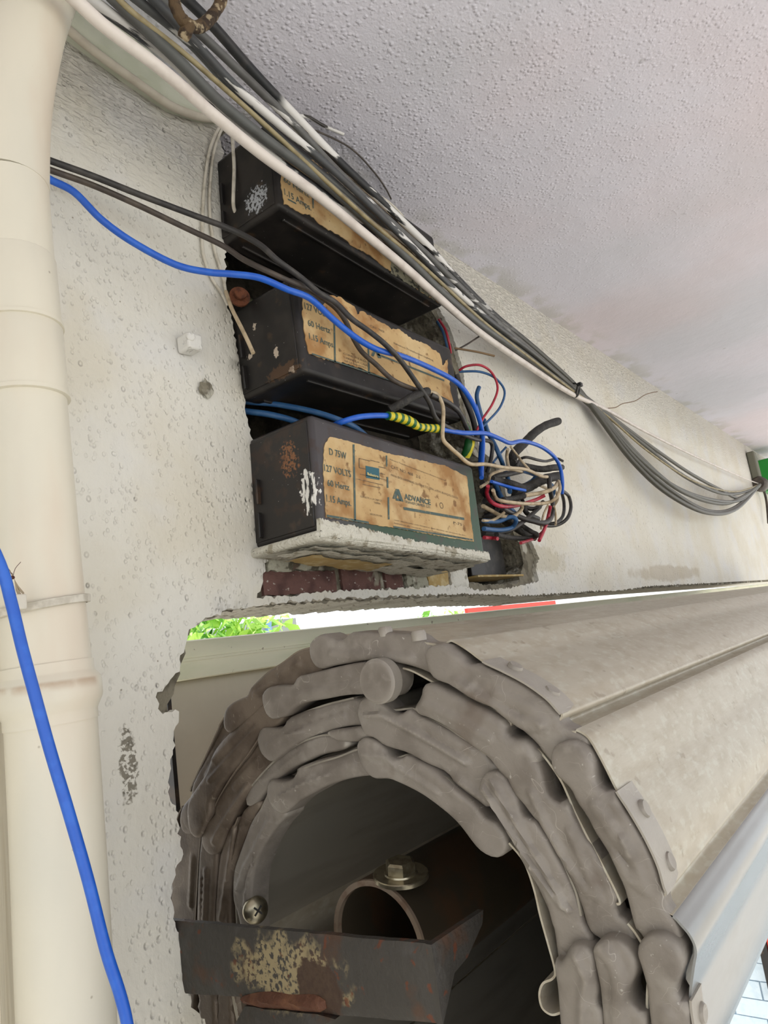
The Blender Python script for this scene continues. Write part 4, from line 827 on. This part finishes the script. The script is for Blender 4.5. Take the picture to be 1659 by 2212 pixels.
end_lock([(922, 1412), (928, 1400), (942, 1392), (957, 1390), (971, 1394), (983, 1405), (998, 1417), (1010, 1432), (1022, 1436), (1036, 1435), (1085, 1458), (1130, 1482), (1175, 1515), (1202, 1548), (1206, 1558), (1209, 1568), (1232, 1579), (1256, 1592), (1268, 1612), (1255, 1655), (1222, 1695), (1200, 1682), (1190, 1660), (1167, 1630), (1153, 1609), (1129, 1585), (1109, 1568), (1085, 1548), (1064, 1529), (1044, 1520), (1013, 1503), (984, 1483), (960, 1474), (940, 1464), (927, 1440)],
         sA2, .0004, [([(990, 1475), (1060, 1522), (1120, 1560), (1165, 1572)], 9, .0016), ([(1075, 1500), (1140, 1530), (1170, 1560)], 9, .0010)], ((955, 1425), 34))
fo, n = flange(psA2, (1040, 1433), (1206, 1545), sA2)
rivet(1110, 1447, sA2, (n.y, n.z), xo=.011); rivet(1190, 1500, sA2, (n.y, n.z), xo=.011)
psA3 = [(1238, 1580), (1254, 1588), (1270, 1604), (1300, 1658), (1327, 1712), (1353, 1752), (1388, 1812), (1415, 1870), (1428, 1915), (1434, 1932), (1427, 1942), (1414, 1952), (1416, 1966), (1432, 1978), (1448, 1986)]
sA3 = slat(psA3)
end_lock([(1194, 1640), (1197, 1618), (1211, 1604), (1230, 1599), (1249, 1602), (1266, 1614), (1278, 1633), (1284, 1652), (1287, 1676), (1293, 1696), (1307, 1708), (1324, 1711), (1350, 1752), (1385, 1812), (1412, 1870), (1430, 1932), (1430, 1957), (1435, 1971), (1447, 1986), (1458, 2005), (1466, 2032), (1455, 2065), (1415, 2080), (1390, 2050), (1382, 2029), (1368, 2017), (1360, 1990), (1353, 1957), (1344, 1920), (1331, 1889), (1317, 1853), (1300, 1822), (1285, 1797), (1269, 1763), (1249, 1732), (1237, 1705), (1220, 1686), (1201, 1667)],
         sA3, .0008, [([(1292, 1740), (1330, 1800), (1358, 1840)], 9, .0014), ([(1330, 1850), (1352, 1890), (1392, 1925), (1372, 1870), (1352, 1810)], 7, .0011)], ((1235, 1640), 36))
fo, n = flange(psA3, (1327, 1712), (1433, 1932), sA3, xo=.0175)
rivet(1384, 1749, sA3, (n.y, n.z), xo=.012); rivet(1438, 1862, sA3, (n.y, n.z), xo=.012)
psA4 = [(1440, 1984), (1452, 1990), (1464, 2003), (1486, 2030), (1498, 2062), (1493, 2100), (1486, 2160), (1492, 2212), (1503, 2290), (1506, 2345), (1500, 2360)]
sA4 = slat(psA4, M_SL2)
end_lock([(1381, 2053), (1385, 2034), (1397, 2019), (1416, 2012), (1438, 2016), (1457, 2027), (1471, 2043), (1479, 2063), (1479, 2087), (1471, 2109), (1464, 2133), (1466, 2150), (1479, 2166), (1489, 2168), (1492, 2212), (1500, 2290), (1500, 2380), (1430, 2390), (1412, 2300), (1405, 2212), (1401, 2162), (1399, 2125), (1390, 2085)],
         sA4, .0012, [([(1445, 2190), (1452, 2330)], 10, .0012)], ((1428, 2060), 42))
fo, n = flange(psA4, (1486, 2165), (1503, 2330), sA4, xo=.014); rivet(1507, 2185, sA4, (n.y, n.z), xo=.010)
sA0 = slat([(520, 1512), (531, 1500), (535, 1490), (543, 1480), (572, 1453), (601, 1434), (630, 1412), (648, 1404), (664, 1400)], M_ZND)
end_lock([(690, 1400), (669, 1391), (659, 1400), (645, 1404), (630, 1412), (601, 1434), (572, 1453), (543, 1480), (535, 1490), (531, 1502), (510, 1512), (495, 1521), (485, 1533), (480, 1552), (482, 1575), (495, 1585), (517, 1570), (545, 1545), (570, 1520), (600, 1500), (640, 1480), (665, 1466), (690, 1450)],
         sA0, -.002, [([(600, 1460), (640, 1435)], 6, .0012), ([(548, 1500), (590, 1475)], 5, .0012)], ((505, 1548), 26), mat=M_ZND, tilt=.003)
sAm = slat([(490, 1530), (480, 1545), (466, 1567), (462, 1578), (440, 1626), (408, 1694), (402, 1712)], M_ZND)
end_lock([(495, 1538), (478, 1562), (466, 1567), (463, 1576), (435, 1636), (408, 1694), (404, 1720), (385, 1747), (380, 1780), (392, 1805), (425, 1800), (442, 1760), (455, 1720), (472, 1670), (500, 1610), (520, 1572), (512, 1548)],
         sAm, -.004, [([(440, 1680), (480, 1600)], 7, .0012)], ((405, 1770), 26), mat=M_ZND, tilt=.003)
sAn = slat([(385, 1745), (372, 1775), (362, 1840), (352, 1920), (350, 2010), (354, 2110)], M_ZND)
end_lock([(392, 1770), (374, 1790), (362, 1850), (355, 1940), (354, 2060), (362, 2200), (370, 2290), (410, 2290), (412, 2180), (414, 2060), (416, 1960), (421, 1870), (426, 1810), (415, 1785)],
         sAn, -.006, [([(400, 1960), (405, 1860)], 6, .0012)], None, mat=M_ZND)
# second turn ------------------------------------------------
sB1 = slat([(600, 1486), (620, 1482), (640, 1478), (655, 1462), (700, 1450), (756, 1437), (795, 1434), (815, 1436)], M_SLD)
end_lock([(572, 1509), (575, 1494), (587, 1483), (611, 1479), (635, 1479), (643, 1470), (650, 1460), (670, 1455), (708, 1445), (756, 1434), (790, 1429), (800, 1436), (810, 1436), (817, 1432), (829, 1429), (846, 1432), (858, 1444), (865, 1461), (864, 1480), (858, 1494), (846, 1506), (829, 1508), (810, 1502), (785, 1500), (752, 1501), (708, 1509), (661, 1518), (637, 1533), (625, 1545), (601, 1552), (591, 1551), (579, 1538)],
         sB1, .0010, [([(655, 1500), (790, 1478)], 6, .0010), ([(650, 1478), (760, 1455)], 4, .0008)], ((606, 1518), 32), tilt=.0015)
ks = E2(833, 1468); mk('boss', *lathe(Vector((XE - .0068, ks[0], ks[1])), (-1, 0, 0), [(-.006, .0108), (0, .0108), (.0014, .0096), (.0018, .007)], 28), M_ZN, sB1)
sB0 = slat([(575, 1506), (553, 1523), (517, 1557), (464, 1617), (445, 1668), (425, 1700)], M_ZND)
end_lock([(575, 1504), (553, 1523), (517, 1557), (464, 1617), (445, 1668), (425, 1700), (408, 1730), (405, 1765), (412, 1800), (430, 1810), (445, 1780), (455, 1755), (455, 1735), (463, 1722), (480, 1690), (520, 1640), (553, 1591), (566, 1580), (592, 1570), (606, 1548), (592, 1515)],
         sB0, -.001, [([(462, 1642), (535, 1560)], 6, .0011), ([(452, 1686), (552, 1570)], 4, .0011)], ((430, 1765), 28), mat=M_ZND, tilt=.003)
sBm = slat([(425, 1800), (420, 1850), (416, 1920), (412, 2000), (414, 2100)], M_ZND)
end_lock([(434, 1785), (425, 1830), (422, 1870), (419, 1940), (417, 2020), (418, 2120), (424, 2290), (462, 2290), (458, 2150), (455, 2020), (458, 1930), (462, 1860), (460, 1830), (450, 1795)],
         sBm, -.004, [([(436, 1990), (440, 1885)], 6, .0012), ([(428, 1990), (430, 1900)], 4, .001)], None, mat=M_ZND)
sB2 = slat([(862, 1445), (884, 1452), (925, 1474), (949, 1487), (996, 1505), (1032, 1524), (1064, 1541), (1095, 1562), (1091, 1574)], M_SL)
end_lock([(927, 1475), (913, 1482), (908, 1504), (897, 1523), (894, 1535), (901, 1544), (925, 1552), (961, 1571), (998, 1596), (1022, 1615), (1043, 1629), (1060, 1644), (1078, 1668), (1105, 1690), (1145, 1685), (1165, 1640), (1155, 1621), (1143, 1606), (1129, 1597), (1107, 1594), (1097, 1585), (1093, 1575), (1096, 1563), (1064, 1539), (1032, 1522), (996, 1503), (960, 1486), (945, 1478)],
         sB2, -.002, [([(920, 1520), (1000, 1560), (1060, 1595)], 7, .0009)], None, fil=.0035)
sB3 = slat([(1140, 1614), (1156, 1624), (1178, 1650), (1205, 1690), (1223, 1729), (1236, 1760), (1264, 1816), (1298, 1880), (1332, 1950), (1326, 1960)], M_SL)
end_lock([(1090, 1650), (1100, 1635), (1114, 1628), (1134, 1628), (1150, 1635), (1163, 1647), (1172, 1667), (1177, 1686), (1182, 1710), (1194, 1727), (1210, 1734), (1223, 1732), (1236, 1762), (1262, 1816), (1274, 1829), (1300, 1880), (1317, 1916), (1332, 1950), (1328, 1957), (1324, 1971), (1331, 1990), (1346, 1998), (1356, 2015), (1366, 2036), (1350, 2060), (1300, 2070), (1286, 2041), (1269, 2029), (1257, 2005), (1247, 1966), (1230, 1916), (1211, 1872), (1196, 1843), (1177, 1804), (1160, 1778), (1148, 1765), (1129, 1737), (1114, 1720), (1095, 1681)],
         sB3, -.001, [([(1152, 1715), (1180, 1790), (1210, 1850)], 6, .0014), ([(1222, 1870), (1255, 1925), (1285, 1945), (1262, 1880), (1230, 1800)], 6, .0010)], ((1132, 1668), 34))
sB4 = slat([(1350, 2002), (1366, 2022), (1384, 2052), (1396, 2080), (1394, 2130), (1392, 2180), (1398, 2240), (1404, 2330), (1402, 2350)], M_SL)
end_lock([(1283, 2051), (1290, 2036), (1305, 2024), (1324, 2022), (1346, 2029), (1363, 2043), (1377, 2065), (1381, 2084), (1377, 2104), (1368, 2123), (1363, 2142), (1368, 2166), (1380, 2181), (1392, 2180), (1398, 2212), (1402, 2330), (1395, 2390), (1315, 2390), (1303, 2300), (1301, 2212), (1298, 2137), (1293, 2101), (1288, 2072)],
         sB4, .0004, [([(1300, 2040), (1325, 2060), (1345, 2110), (1340, 2160), (1336, 2300)], 9, .0016)], ((1332, 2072), 42), mat=M_ZN)
# third turn ------------------------------------------------
sC1 = slat([(575, 1578), (604, 1574), (622, 1555), (649, 1541), (697, 1524), (746, 1512), (756, 1510)], M_SLD)
end_lock([(553, 1605), (553, 1591), (560, 1576), (570, 1571), (591, 1573), (606, 1571), (613, 1562), (618, 1552), (649, 1538), (697, 1521), (746, 1509), (752, 1506), (759, 1511), (768, 1510), (776, 1504), (790, 1503), (806, 1520), (806, 1555), (790, 1575), (778, 1571), (732, 1574), (696, 1584), (659, 1597), (637, 1610), (613, 1627), (596, 1641), (584, 1647), (572, 1641), (560, 1627)],
         sC1, -.002, [([(625, 1590), (730, 1550)], 7, .0011), ([(640, 1560), (735, 1530)], 4, .0009), ([(580, 1610), (610, 1588), (650, 1580)], 4, .001)], ((585, 1608), 32))
sC0 = slat([(553, 1593), (529, 1629), (493, 1678), (464, 1726), (456, 1745)], M_ZND)
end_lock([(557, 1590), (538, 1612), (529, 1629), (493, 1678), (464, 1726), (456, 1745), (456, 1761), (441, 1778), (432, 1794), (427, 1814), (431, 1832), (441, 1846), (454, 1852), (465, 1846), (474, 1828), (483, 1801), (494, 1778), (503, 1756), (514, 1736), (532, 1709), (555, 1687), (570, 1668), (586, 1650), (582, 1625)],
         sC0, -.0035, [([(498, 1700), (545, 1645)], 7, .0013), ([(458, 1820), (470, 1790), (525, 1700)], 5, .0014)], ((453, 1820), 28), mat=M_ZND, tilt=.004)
sCm = slat([(458, 1850), (455, 1900), (452, 1960), (450, 2050)], M_ZND)
end_lock([(468, 1840), (462, 1870), (456, 1930), (453, 2000), (456, 2100), (462, 2290), (495, 2290), (492, 2150), (488, 2030), (488, 1960), (490, 1900), (496, 1850), (500, 1790), (488, 1790)],
         sCm, -.005, [([(468, 1990), (500, 1790)], 5, .0012)], None, mat=M_ZND)
sC2 = slat([(800, 1512), (818, 1512), (840, 1535), (884, 1533), (901, 1547), (949, 1571), (998, 1600), (1022, 1617), (1043, 1634)], M_SLD)
end_lock([(772, 1547), (772, 1530), (778, 1514), (790, 1506), (805, 1505), (819, 1509), (829, 1518), (838, 1530), (850, 1540), (863, 1543), (875, 1535), (884, 1533), (901, 1545), (949, 1569), (998, 1598), (1022, 1615), (1040, 1630), (1046, 1641), (1056, 1652), (1072, 1659), (1095, 1672), (1095, 1700), (1068, 1740), (1040, 1751), (1022, 1738), (973, 1697), (957, 1673), (913, 1651), (877, 1629), (829, 1612), (809, 1596), (790, 1590), (780, 1571)],
         sC2, -.001, [([(795, 1545), (830, 1545), (900, 1585), (1000, 1650)], 5, .0018), ([(985, 1690), (1040, 1735)], 5, .001), ([(930, 1580), (1010, 1625)], 6, .0006)], ((802, 1535), 30))
sC3 = slat([(1070, 1660), (1085, 1668), (1100, 1684), (1120, 1724), (1153, 1773), (1182, 1815), (1210, 1876), (1236, 1930), (1248, 1985)], M_SLD)
end_lock([(1036, 1705), (1040, 1686), (1049, 1671), (1064, 1665), (1083, 1669), (1095, 1681), (1109, 1705), (1119, 1725), (1124, 1749), (1134, 1765), (1153, 1773), (1165, 1788), (1182, 1815), (1197, 1847), (1214, 1882), (1231, 1922), (1246, 1970), (1256, 2008), (1270, 2032), (1270, 2075), (1225, 2080), (1196, 2053), (1190, 2020), (1182, 1995), (1172, 1947), (1148, 1905), (1124, 1863), (1105, 1811), (1085, 1782), (1068, 1753), (1040, 1717)],
         sC3, 0, [([(1052, 1700), (1085, 1760), (1140, 1860), (1210, 1965)], 4, .0018), ([(1070, 1685), (1110, 1760), (1170, 1870), (1222, 1970)], 4, .0018)], ((1064, 1700), 28))
sC4 = slat([(1262, 2042), (1282, 2060), (1294, 2100), (1300, 2150), (1304, 2212), (1308, 2330)], M_SLD)
end_lock([(1225, 2060), (1233, 2043), (1245, 2036), (1264, 2039), (1278, 2048), (1286, 2065), (1290, 2101), (1294, 2135), (1290, 2159), (1293, 2178), (1301, 2192), (1304, 2300), (1300, 2390), (1225, 2390), (1210, 2300), (1206, 2212), (1204, 2140), (1198, 2075), (1212, 2075)],
         sC4, .0002, [([(1250, 2060), (1272, 2110), (1262, 2150), (1252, 2300)], 6, .0016)], ((1252, 2065), 26))
# innermost turn ------------------------------------------------
sDu = slat([(535, 1700), (570, 1660), (601, 1633), (649, 1603), (697, 1590), (735, 1600)], M_SLD)
end_lock([(705, 1590), (693, 1585), (649, 1600), (601, 1629), (570, 1656), (541, 1685), (526, 1709), (516, 1732), (517, 1743), (530, 1748), (541, 1742), (551, 1730), (566, 1711), (573, 1695), (587, 1687), (613, 1668), (649, 1649), (685, 1634), (719, 1627), (736, 1620), (744, 1606), (725, 1596)],
         sDu, -.006, [([(560, 1690), (640, 1630)], 4, .001)], None)
sDt = slat([(705, 1588), (740, 1580), (785, 1580)], M_SLD)
end_lock([(697, 1583), (732, 1576), (785, 1572), (800, 1590), (771, 1604), (740, 1606), (715, 1602)], sDt, -.0045, (), None, fil=.003)
sD1 = slat([(590, 1694), (620, 1692), (640, 1668), (675, 1652), (722, 1638), (764, 1622), (785, 1625)], M_SLD)
end_lock([(575, 1687), (587, 1688), (603, 1690), (620, 1686), (630, 1677), (632, 1663), (673, 1646), (722, 1632), (760, 1615), (785, 1608), (805, 1625), (812, 1660), (805, 1682), (768, 1684), (732, 1690), (696, 1702), (660, 1721), (637, 1735), (613, 1758), (600, 1761), (582, 1750), (572, 1732), (568, 1711)],
         sD1, -.0035, [([(640, 1700), (745, 1655)], 8, .0010), ([(600, 1720), (640, 1698), (700, 1676)], 3, .0012)], ((600, 1722), 34))
sD0 = slat([(572, 1716), (548, 1768), (527, 1830), (508, 1890), (500, 1950), (505, 2040)], M_SLD)
end_lock([(570, 1714), (557, 1741), (534, 1776), (519, 1814), (501, 1864), (494, 1890), (492, 1931), (495, 1957), (504, 1985), (510, 2030), (515, 2120), (545, 2120), (535, 2030), (531, 1980), (533, 1931), (537, 1895), (548, 1864), (562, 1830), (586, 1792), (610, 1763), (600, 1735)],
         sD0, -.005, [([(505, 1925), (520, 1880), (575, 1775)], 5, .0014), ([(520, 1960), (528, 1900), (560, 1815)], 3, .001)], None, tilt=.003)
sDs = slat([(505, 1770), (488, 1815), (470, 1880), (462, 1960), (466, 2060)], M_ZND)
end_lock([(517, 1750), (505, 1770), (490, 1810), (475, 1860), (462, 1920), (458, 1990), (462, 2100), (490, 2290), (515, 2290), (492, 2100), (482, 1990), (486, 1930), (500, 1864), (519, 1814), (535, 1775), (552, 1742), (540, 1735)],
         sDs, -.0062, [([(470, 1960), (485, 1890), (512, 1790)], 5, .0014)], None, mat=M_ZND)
sD2 = slat([(795, 1604), (815, 1608), (838, 1640), (875, 1634), (901, 1647), (937, 1668), (985, 1712), (1010, 1734)], M_SLD)
end_lock([(768, 1612), (773, 1600), (788, 1593), (805, 1597), (817, 1605), (829, 1617), (838, 1632), (853, 1639), (865, 1638), (875, 1632), (901, 1644), (937, 1665), (961, 1687), (985, 1709), (1008, 1729), (1030, 1751), (1035, 1763), (1047, 1773), (1061, 1778), (1073, 1790), (1085, 1809), (1090, 1834), (1080, 1852), (1062, 1859), (1038, 1849), (1018, 1830), (995, 1798), (968, 1767), (909, 1720), (850, 1689), (830, 1684), (805, 1683), (785, 1665), (772, 1635)],
         sD2, -.002, [([(785, 1630), (830, 1635), (870, 1665), (940, 1710)], 5, .0013), ([(905, 1660), (990, 1720)], 9, .0008)], ((796, 1620), 26), tilt=.0025)
sD3 = slat([(1092, 1826), (1124, 1866), (1146, 1925), (1160, 1985), (1178, 2050), (1192, 2105), (1186, 2122), (1166, 2132), (1158, 2155), (1164, 2185), (1184, 2200), (1204, 2196)], M_SL)
end_lock([(1128, 1880), (1150, 1925), (1170, 1968), (1184, 2010), (1194, 2080), (1200, 2140), (1206, 2290), (1240, 2290), (1236, 2100), (1210, 2000), (1160, 1885)], sD3, -.006, (), None)
# the rest of each turn, below the frame
c0 = (.25, -.157)
def arcslat(r0, r1, a0, a1, m, n=6):
    P = []
    for i in range(n + 1):
        t = i / n; a = math.radians(a0 + (a1 - a0) * t); r = r0 + (r1 - r0) * t - .003 * (1 - math.sin(math.pi * t)); P.append((c0[0] + r * math.cos(a), c0[1] + r * math.sin(a)))
    return slat_mesh('slat', P, XE + .003, XE + LEN, m, sh)
a = E2(1503, 2350); rA = math.hypot(a[0] - c0[0], a[1] - c0[1]); aA = math.degrees(math.atan2(a[1] - c0[1], a[0] - c0[0])) % 360
for k in range(5):
    s = (362 - aA) / 5; arcslat(rA - .012 - .003 * k, rA - .016 - .003 * k, aA + k * s + 1, aA + (k + 1) * s - .5, M_SL2 if k == 0 else M_SL)
for k in range(4): arcslat(.098, .096, 195 + k * 39, 195 + (k + 1) * 39 - 1, M_SLD)
# added disc shutting the coil's far end so the bore stays dark
mk('coil_light_stop', *lathe(Vector((XE + LEN, c0[0], c0[1])), (1, 0, 0), [(0, .168), (.004, .168)], 40), M_ENDK, sh)

# shaft ------------------------------------------------
pa, pb, pc_ = onx(722, 2000, .29), onx(915, 2040, .29), onx(815, 1905, .29)
ax_, ay_, bx_, by_, cx_, cy_ = pa.y, pa.z, pb.y, pb.z, pc_.y, pc_.z
D = 2 * (ax_ * (by_ - cy_) + bx_ * (cy_ - ay_) + cx_ * (ay_ - by_))
ux = ((ax_ ** 2 + ay_ ** 2) * (by_ - cy_) + (bx_ ** 2 + by_ ** 2) * (cy_ - ay_) + (cx_ ** 2 + cy_ ** 2) * (ay_ - by_)) / D
uy = ((ax_ ** 2 + ay_ ** 2) * (cx_ - bx_) + (bx_ ** 2 + by_ ** 2) * (ax_ - cx_) + (cx_ ** 2 + cy_ ** 2) * (bx_ - ax_)) / D
RS = math.hypot(ax_ - ux, ay_ - uy)
sf = empty('roller_shaft', (.29, ux, uy - RS), 'hollow steel roller shaft inside the coil, its open end towards us', 'shaft')
v, f = lathe((.29, ux, uy), (1, 0, 0), [(1.6, RS), (0.0004, RS), (0, RS - .0004), (0, RS - .0022), (.0004, RS - .0026), (1.6, RS - .0026)], 48)
mk('tube', v, f[:-2], M_SHAFT, sf)
mk('rim', *lathe((.2898, ux, uy), (1, 0, 0), [(0, RS + .0001), (.0012, RS + .0002)], 48)[:1], [], M_SHIN, sf) if False else None
v, f = lathe((.2896, ux, uy), (1, 0, 0), [(.0016, RS + .0002), (0, RS), (0, RS - .0027), (.003, RS - .0028)], 48); mk('rim', v, f[:-2], M_SHIN, sf)
bt = onz(868, 1893, uy + RS); bt = Vector((bt.x, ux + (bt.y - ux) * .25, uy + RS)); bt = onz(866, 1890, uy + RS * .985)
nb = Vector((0, bt.y - ux, RS)).normalized(); nb = Vector((-.06, nb.y * .4, 1)).normalized()
bo = empty('hex_bolt', bt, 'zinc-plated hexagon bolt with a wide washer on top of the roller shaft', 'bolt')
mk('washer', *lathe(bt, nb, [(-.001, .0142), (.0008, .0142), (.0012, .0138)], 32), M_BOLT, bo)
mk('bolt_head', *lathe(bt + nb * .0012, nb, [(0, .0080), (.0052, .0080), (.0062, .0066)], 6), M_BOLT, bo, angle=20)
mk('bolt_flange', *lathe(bt + nb * .001, nb, [(0, .0088), (.0010, .0084)], 24), M_BOLT, bo)
# pan-head screw on the inner slat
q = onx(545, 1966, .30); q = ony(553, 1966, E2(531, 1966)[0] - .002)
pscr = empty('pan_head_screw', q, 'domed cross-head screw on the inner wall of the coil beside the bracket', 'screw')
mk('head', *lathe(q, (-.35, -1, .1), [(-.002, .0072), (.0004, .0072), (.0018, .0062), (.0028, .004), (.0031, .0015)], 24), M_BOLT, pscr)
dx = Vector((-.35, -1, .1)).normalized(); uu = dx.orthogonal().normalized(); vv_ = dx.cross(uu)
mk('cross_slot', *join(boxg(q + dx * .0029 - uu * .003 - vv_ * .0005, uu * .006, vv_ * .001, dx * .0004), boxg(q + dx * .0029 - vv_ * .003 - uu * .0005, vv_ * .006, uu * .001, dx * .0004)), M_ENDK, pscr)

# bracket ------------------------------------------------
XB = .25
def B2_(px, py): p = onx(px, py, XB); return (p.y, p.z)
bk_ = empty('end_bracket', (XB, .28, -.17), 'rust-stained steel angle bracket crossing the coil end in front of the shaft', 'bracket')
poly_ = [B2_(*p) for p in [(935, 2040), (383, 1989), (340, 1985), (345, 2140), (418, 2147), (526, 2153), (560, 2170), (640, 2180), (707, 2190), (948, 2211), (944, 2140)]]
v, f, _ = relief(jag(poly_, .006, .0002), lambda u, w_, h: Vector((XB - h, u, w_)), round_h(.0012), .003, .006); mk('web', v, f, M_BKT, bk_)
yb_ = B2_(935, 2040)[0]
fl_ = [(.0, B2_(935, 2040)[1]), (0, B2_(948, 2211)[1])]
def FY(px, py): p = ony(px, py, yb_ + .001); return (p.x, p.z)
pf = [(XB - .001, B2_(935, 2040)[1] + .0002), FY(1040, 1965), FY(1038, 1995), FY(1006, 2067), (XB + .012, B2_(945, 2130)[1]), (XB - .001, B2_(948, 2211)[1])]
v, f, _ = relief(pf, lambda u, w_, h: Vector((u, yb_ - h, w_)), round_h(.001), .003, .006); mk('flange', v, f, M_BKT, bk_)
wl = [onx(a, b2, XB - .002) for a, b2 in [(515, 2160), (540, 2148), (580, 2143), (630, 2150), (680, 2150), (705, 2170), (690, 2188), (640, 2185), (590, 2180), (540, 2175)]]
P = [(p.y, p.z) for p in wl]; v, f, _ = relief(rs2(P, .003), lambda u, w_, h: Vector((XB - .001 - h, u, w_)), lambda p, d: min(d, .004) * .9 + random.uniform(0, .0006), .002, .0028); mk('weld_bead', v, f, M_WELD, bk_)
P = [B2_(*p) for p in [(535, 2168), (600, 2178), (690, 2186), (730, 2196), (700, 2212), (640, 2300), (480, 2300), (505, 2230)]]
v, f, _ = relief(jag(P, .006, .0004), lambda u, w_, h: Vector((XB - .002 - h, u, w_)), round_h(.0015), .004, .006); mk('lower_arm', v, f, M_BKT, bk_)

# ------------------------------------------------------------------ beyond the wall and at the far right
def tree(loc, r, h, n, label, seed):
    random.seed(seed); t = empty('leafy_bush', (loc[0], loc[1], ZF), label, 'bush')
    V, Fc = [], []
    for i in range(n):
        d = Vector((random.gauss(0, 1), random.gauss(0, 1), random.gauss(0, 1))).normalized() * (random.random() ** .4)
        c = Vector(loc) + Vector((d.x * r, d.y * r, d.z * h)); u = Vector((random.gauss(0, 1), random.gauss(0, 1), random.gauss(0, 1))).normalized(); v_ = u.orthogonal().normalized(); s = random.uniform(.03, .055); k = len(V)
        V += [c - u * s, c - u * s * .2 + v_ * s * .45, c + u * s, c - u * s * .2 - v_ * s * .45]; Fc.append((k, k + 1, k + 2, k + 3))
    o = mk('foliage', V, Fc, M_LEAF, t, smooth=False); o['kind'] = 'stuff'
    tube('trunk', [(loc[0], loc[1], ZF), (loc[0] + .05, loc[1], (ZF + loc[2]) / 2), (loc[0], loc[1], loc[2])], .05, M_BARK, t)
p = ony(478, 1365, 2.6); tree((p.x, p.y, p.z - .12), .34, .42, 1500, 'sunlit green bush beyond the left end of the slit', 3)
p = ony(955, 1330, 2.6); tree((p.x, p.y, p.z - .30), .42, .34, 1500, 'second sunlit bush showing through the middle of the slit', 5)
a, b2 = ony(556, 1362, 4.6), ony(642, 1362, 4.6)
gb = empty('building', ((a.x + b2.x) / 2, 5.0, ZF), 'small grey building with a pale blue corner stripe seen through the slit', 'building')
zt_ = ony(600, 1338, 4.6).z
mk('wall', *box2((a.x, 4.6, ZF), (b2.x, 5.6, zt_)), M_GREY, gb, smooth=False)
s0, s1 = ony(574, 1350, 4.59), ony(583, 1350, 4.59); mk('corner_stripe', *box2((s0.x, 4.57, ZF), (s1.x, 4.6, zt_)), M_BLUET, gb, smooth=False)
a, b2 = ony(1010, 1320, 3.4), ony(1200, 1300, 3.4)
aw = empty('awning', ((a.x + b2.x) / 2, 3.5, ZF), 'red awning glimpsed through the right part of the slit', 'awning')
mk('valance', *box2((a.x, 3.4, a.z - .5), (b2.x, 3.43, ony(1100, 1306, 3.4).z)), M_REDA, aw, smooth=False)
mk('canopy', *boxg((a.x, 3.43, a.z - .1), (b2.x - a.x, 0, 0), (0, .6, .1), (0, 0, .02)), M_REDA, aw, smooth=False)
mk('post', *box2((a.x, 3.95, ZF), (a.x + .05, 4.0, a.z)), M_GREY, aw, smooth=False); mk('post', *box2((b2.x - .05, 3.95, ZF), (b2.x, 4.0, a.z)), M_GREY, aw, smooth=False)
# pale brick wall at the lower right, with a red sign board on it
px0 = 3.1
gw = empty('garden_wall', (px0, .4, ZF), 'low pale blue-white painted brick wall beyond the shutter at lower right', 'wall')
mk('mortar_core', *box2((px0 + .008, -.4, ZF), (px0 + .2, 3.4, -.88)), M_PBR, gw, smooth=False)
bw, bh = .22, .065; cnt = 0
proto = None
for r in range(16):
    for c in range(17):
        y0_ = -.38 + c * (bw + .006) + (r % 2) * .115; z0_ = ZF + r * bh
        if y0_ + bw > 3.4: continue
        if proto is None:
            proto = mk('brick', *box2((px0 - .004, y0_, z0_ + .002), (px0 + .1, y0_ + bw, z0_ + bh - .002)), M_PBR, gw, smooth=False); o0 = Vector((0, y0_, z0_)); cnt += 1
        else:
            o = proto.copy(); COL.objects.link(o); o.parent = gw; o.location = Vector((random.uniform(-.002, .002), y0_, z0_)) - o0; cnt += 1
q = onx(1672, 1985, px0 - .03)
sg = empty('sign_board', (px0 - .02, q.y, q.z - .2), 'red board at the far right edge, just above the pale brick wall', 'board')
mk('panel', *box2((px0 - .05, q.y - .35, q.z - .16), (px0 - .02, q.y + .04, q.z + .25)), M_REDA, sg, bevel=.006)
mk('frame', *box2((px0 - .056, q.y + .04, q.z - .3), (px0 - .015, q.y + .07, q.z + .27)), M_ENDK, sg, bevel=.004)
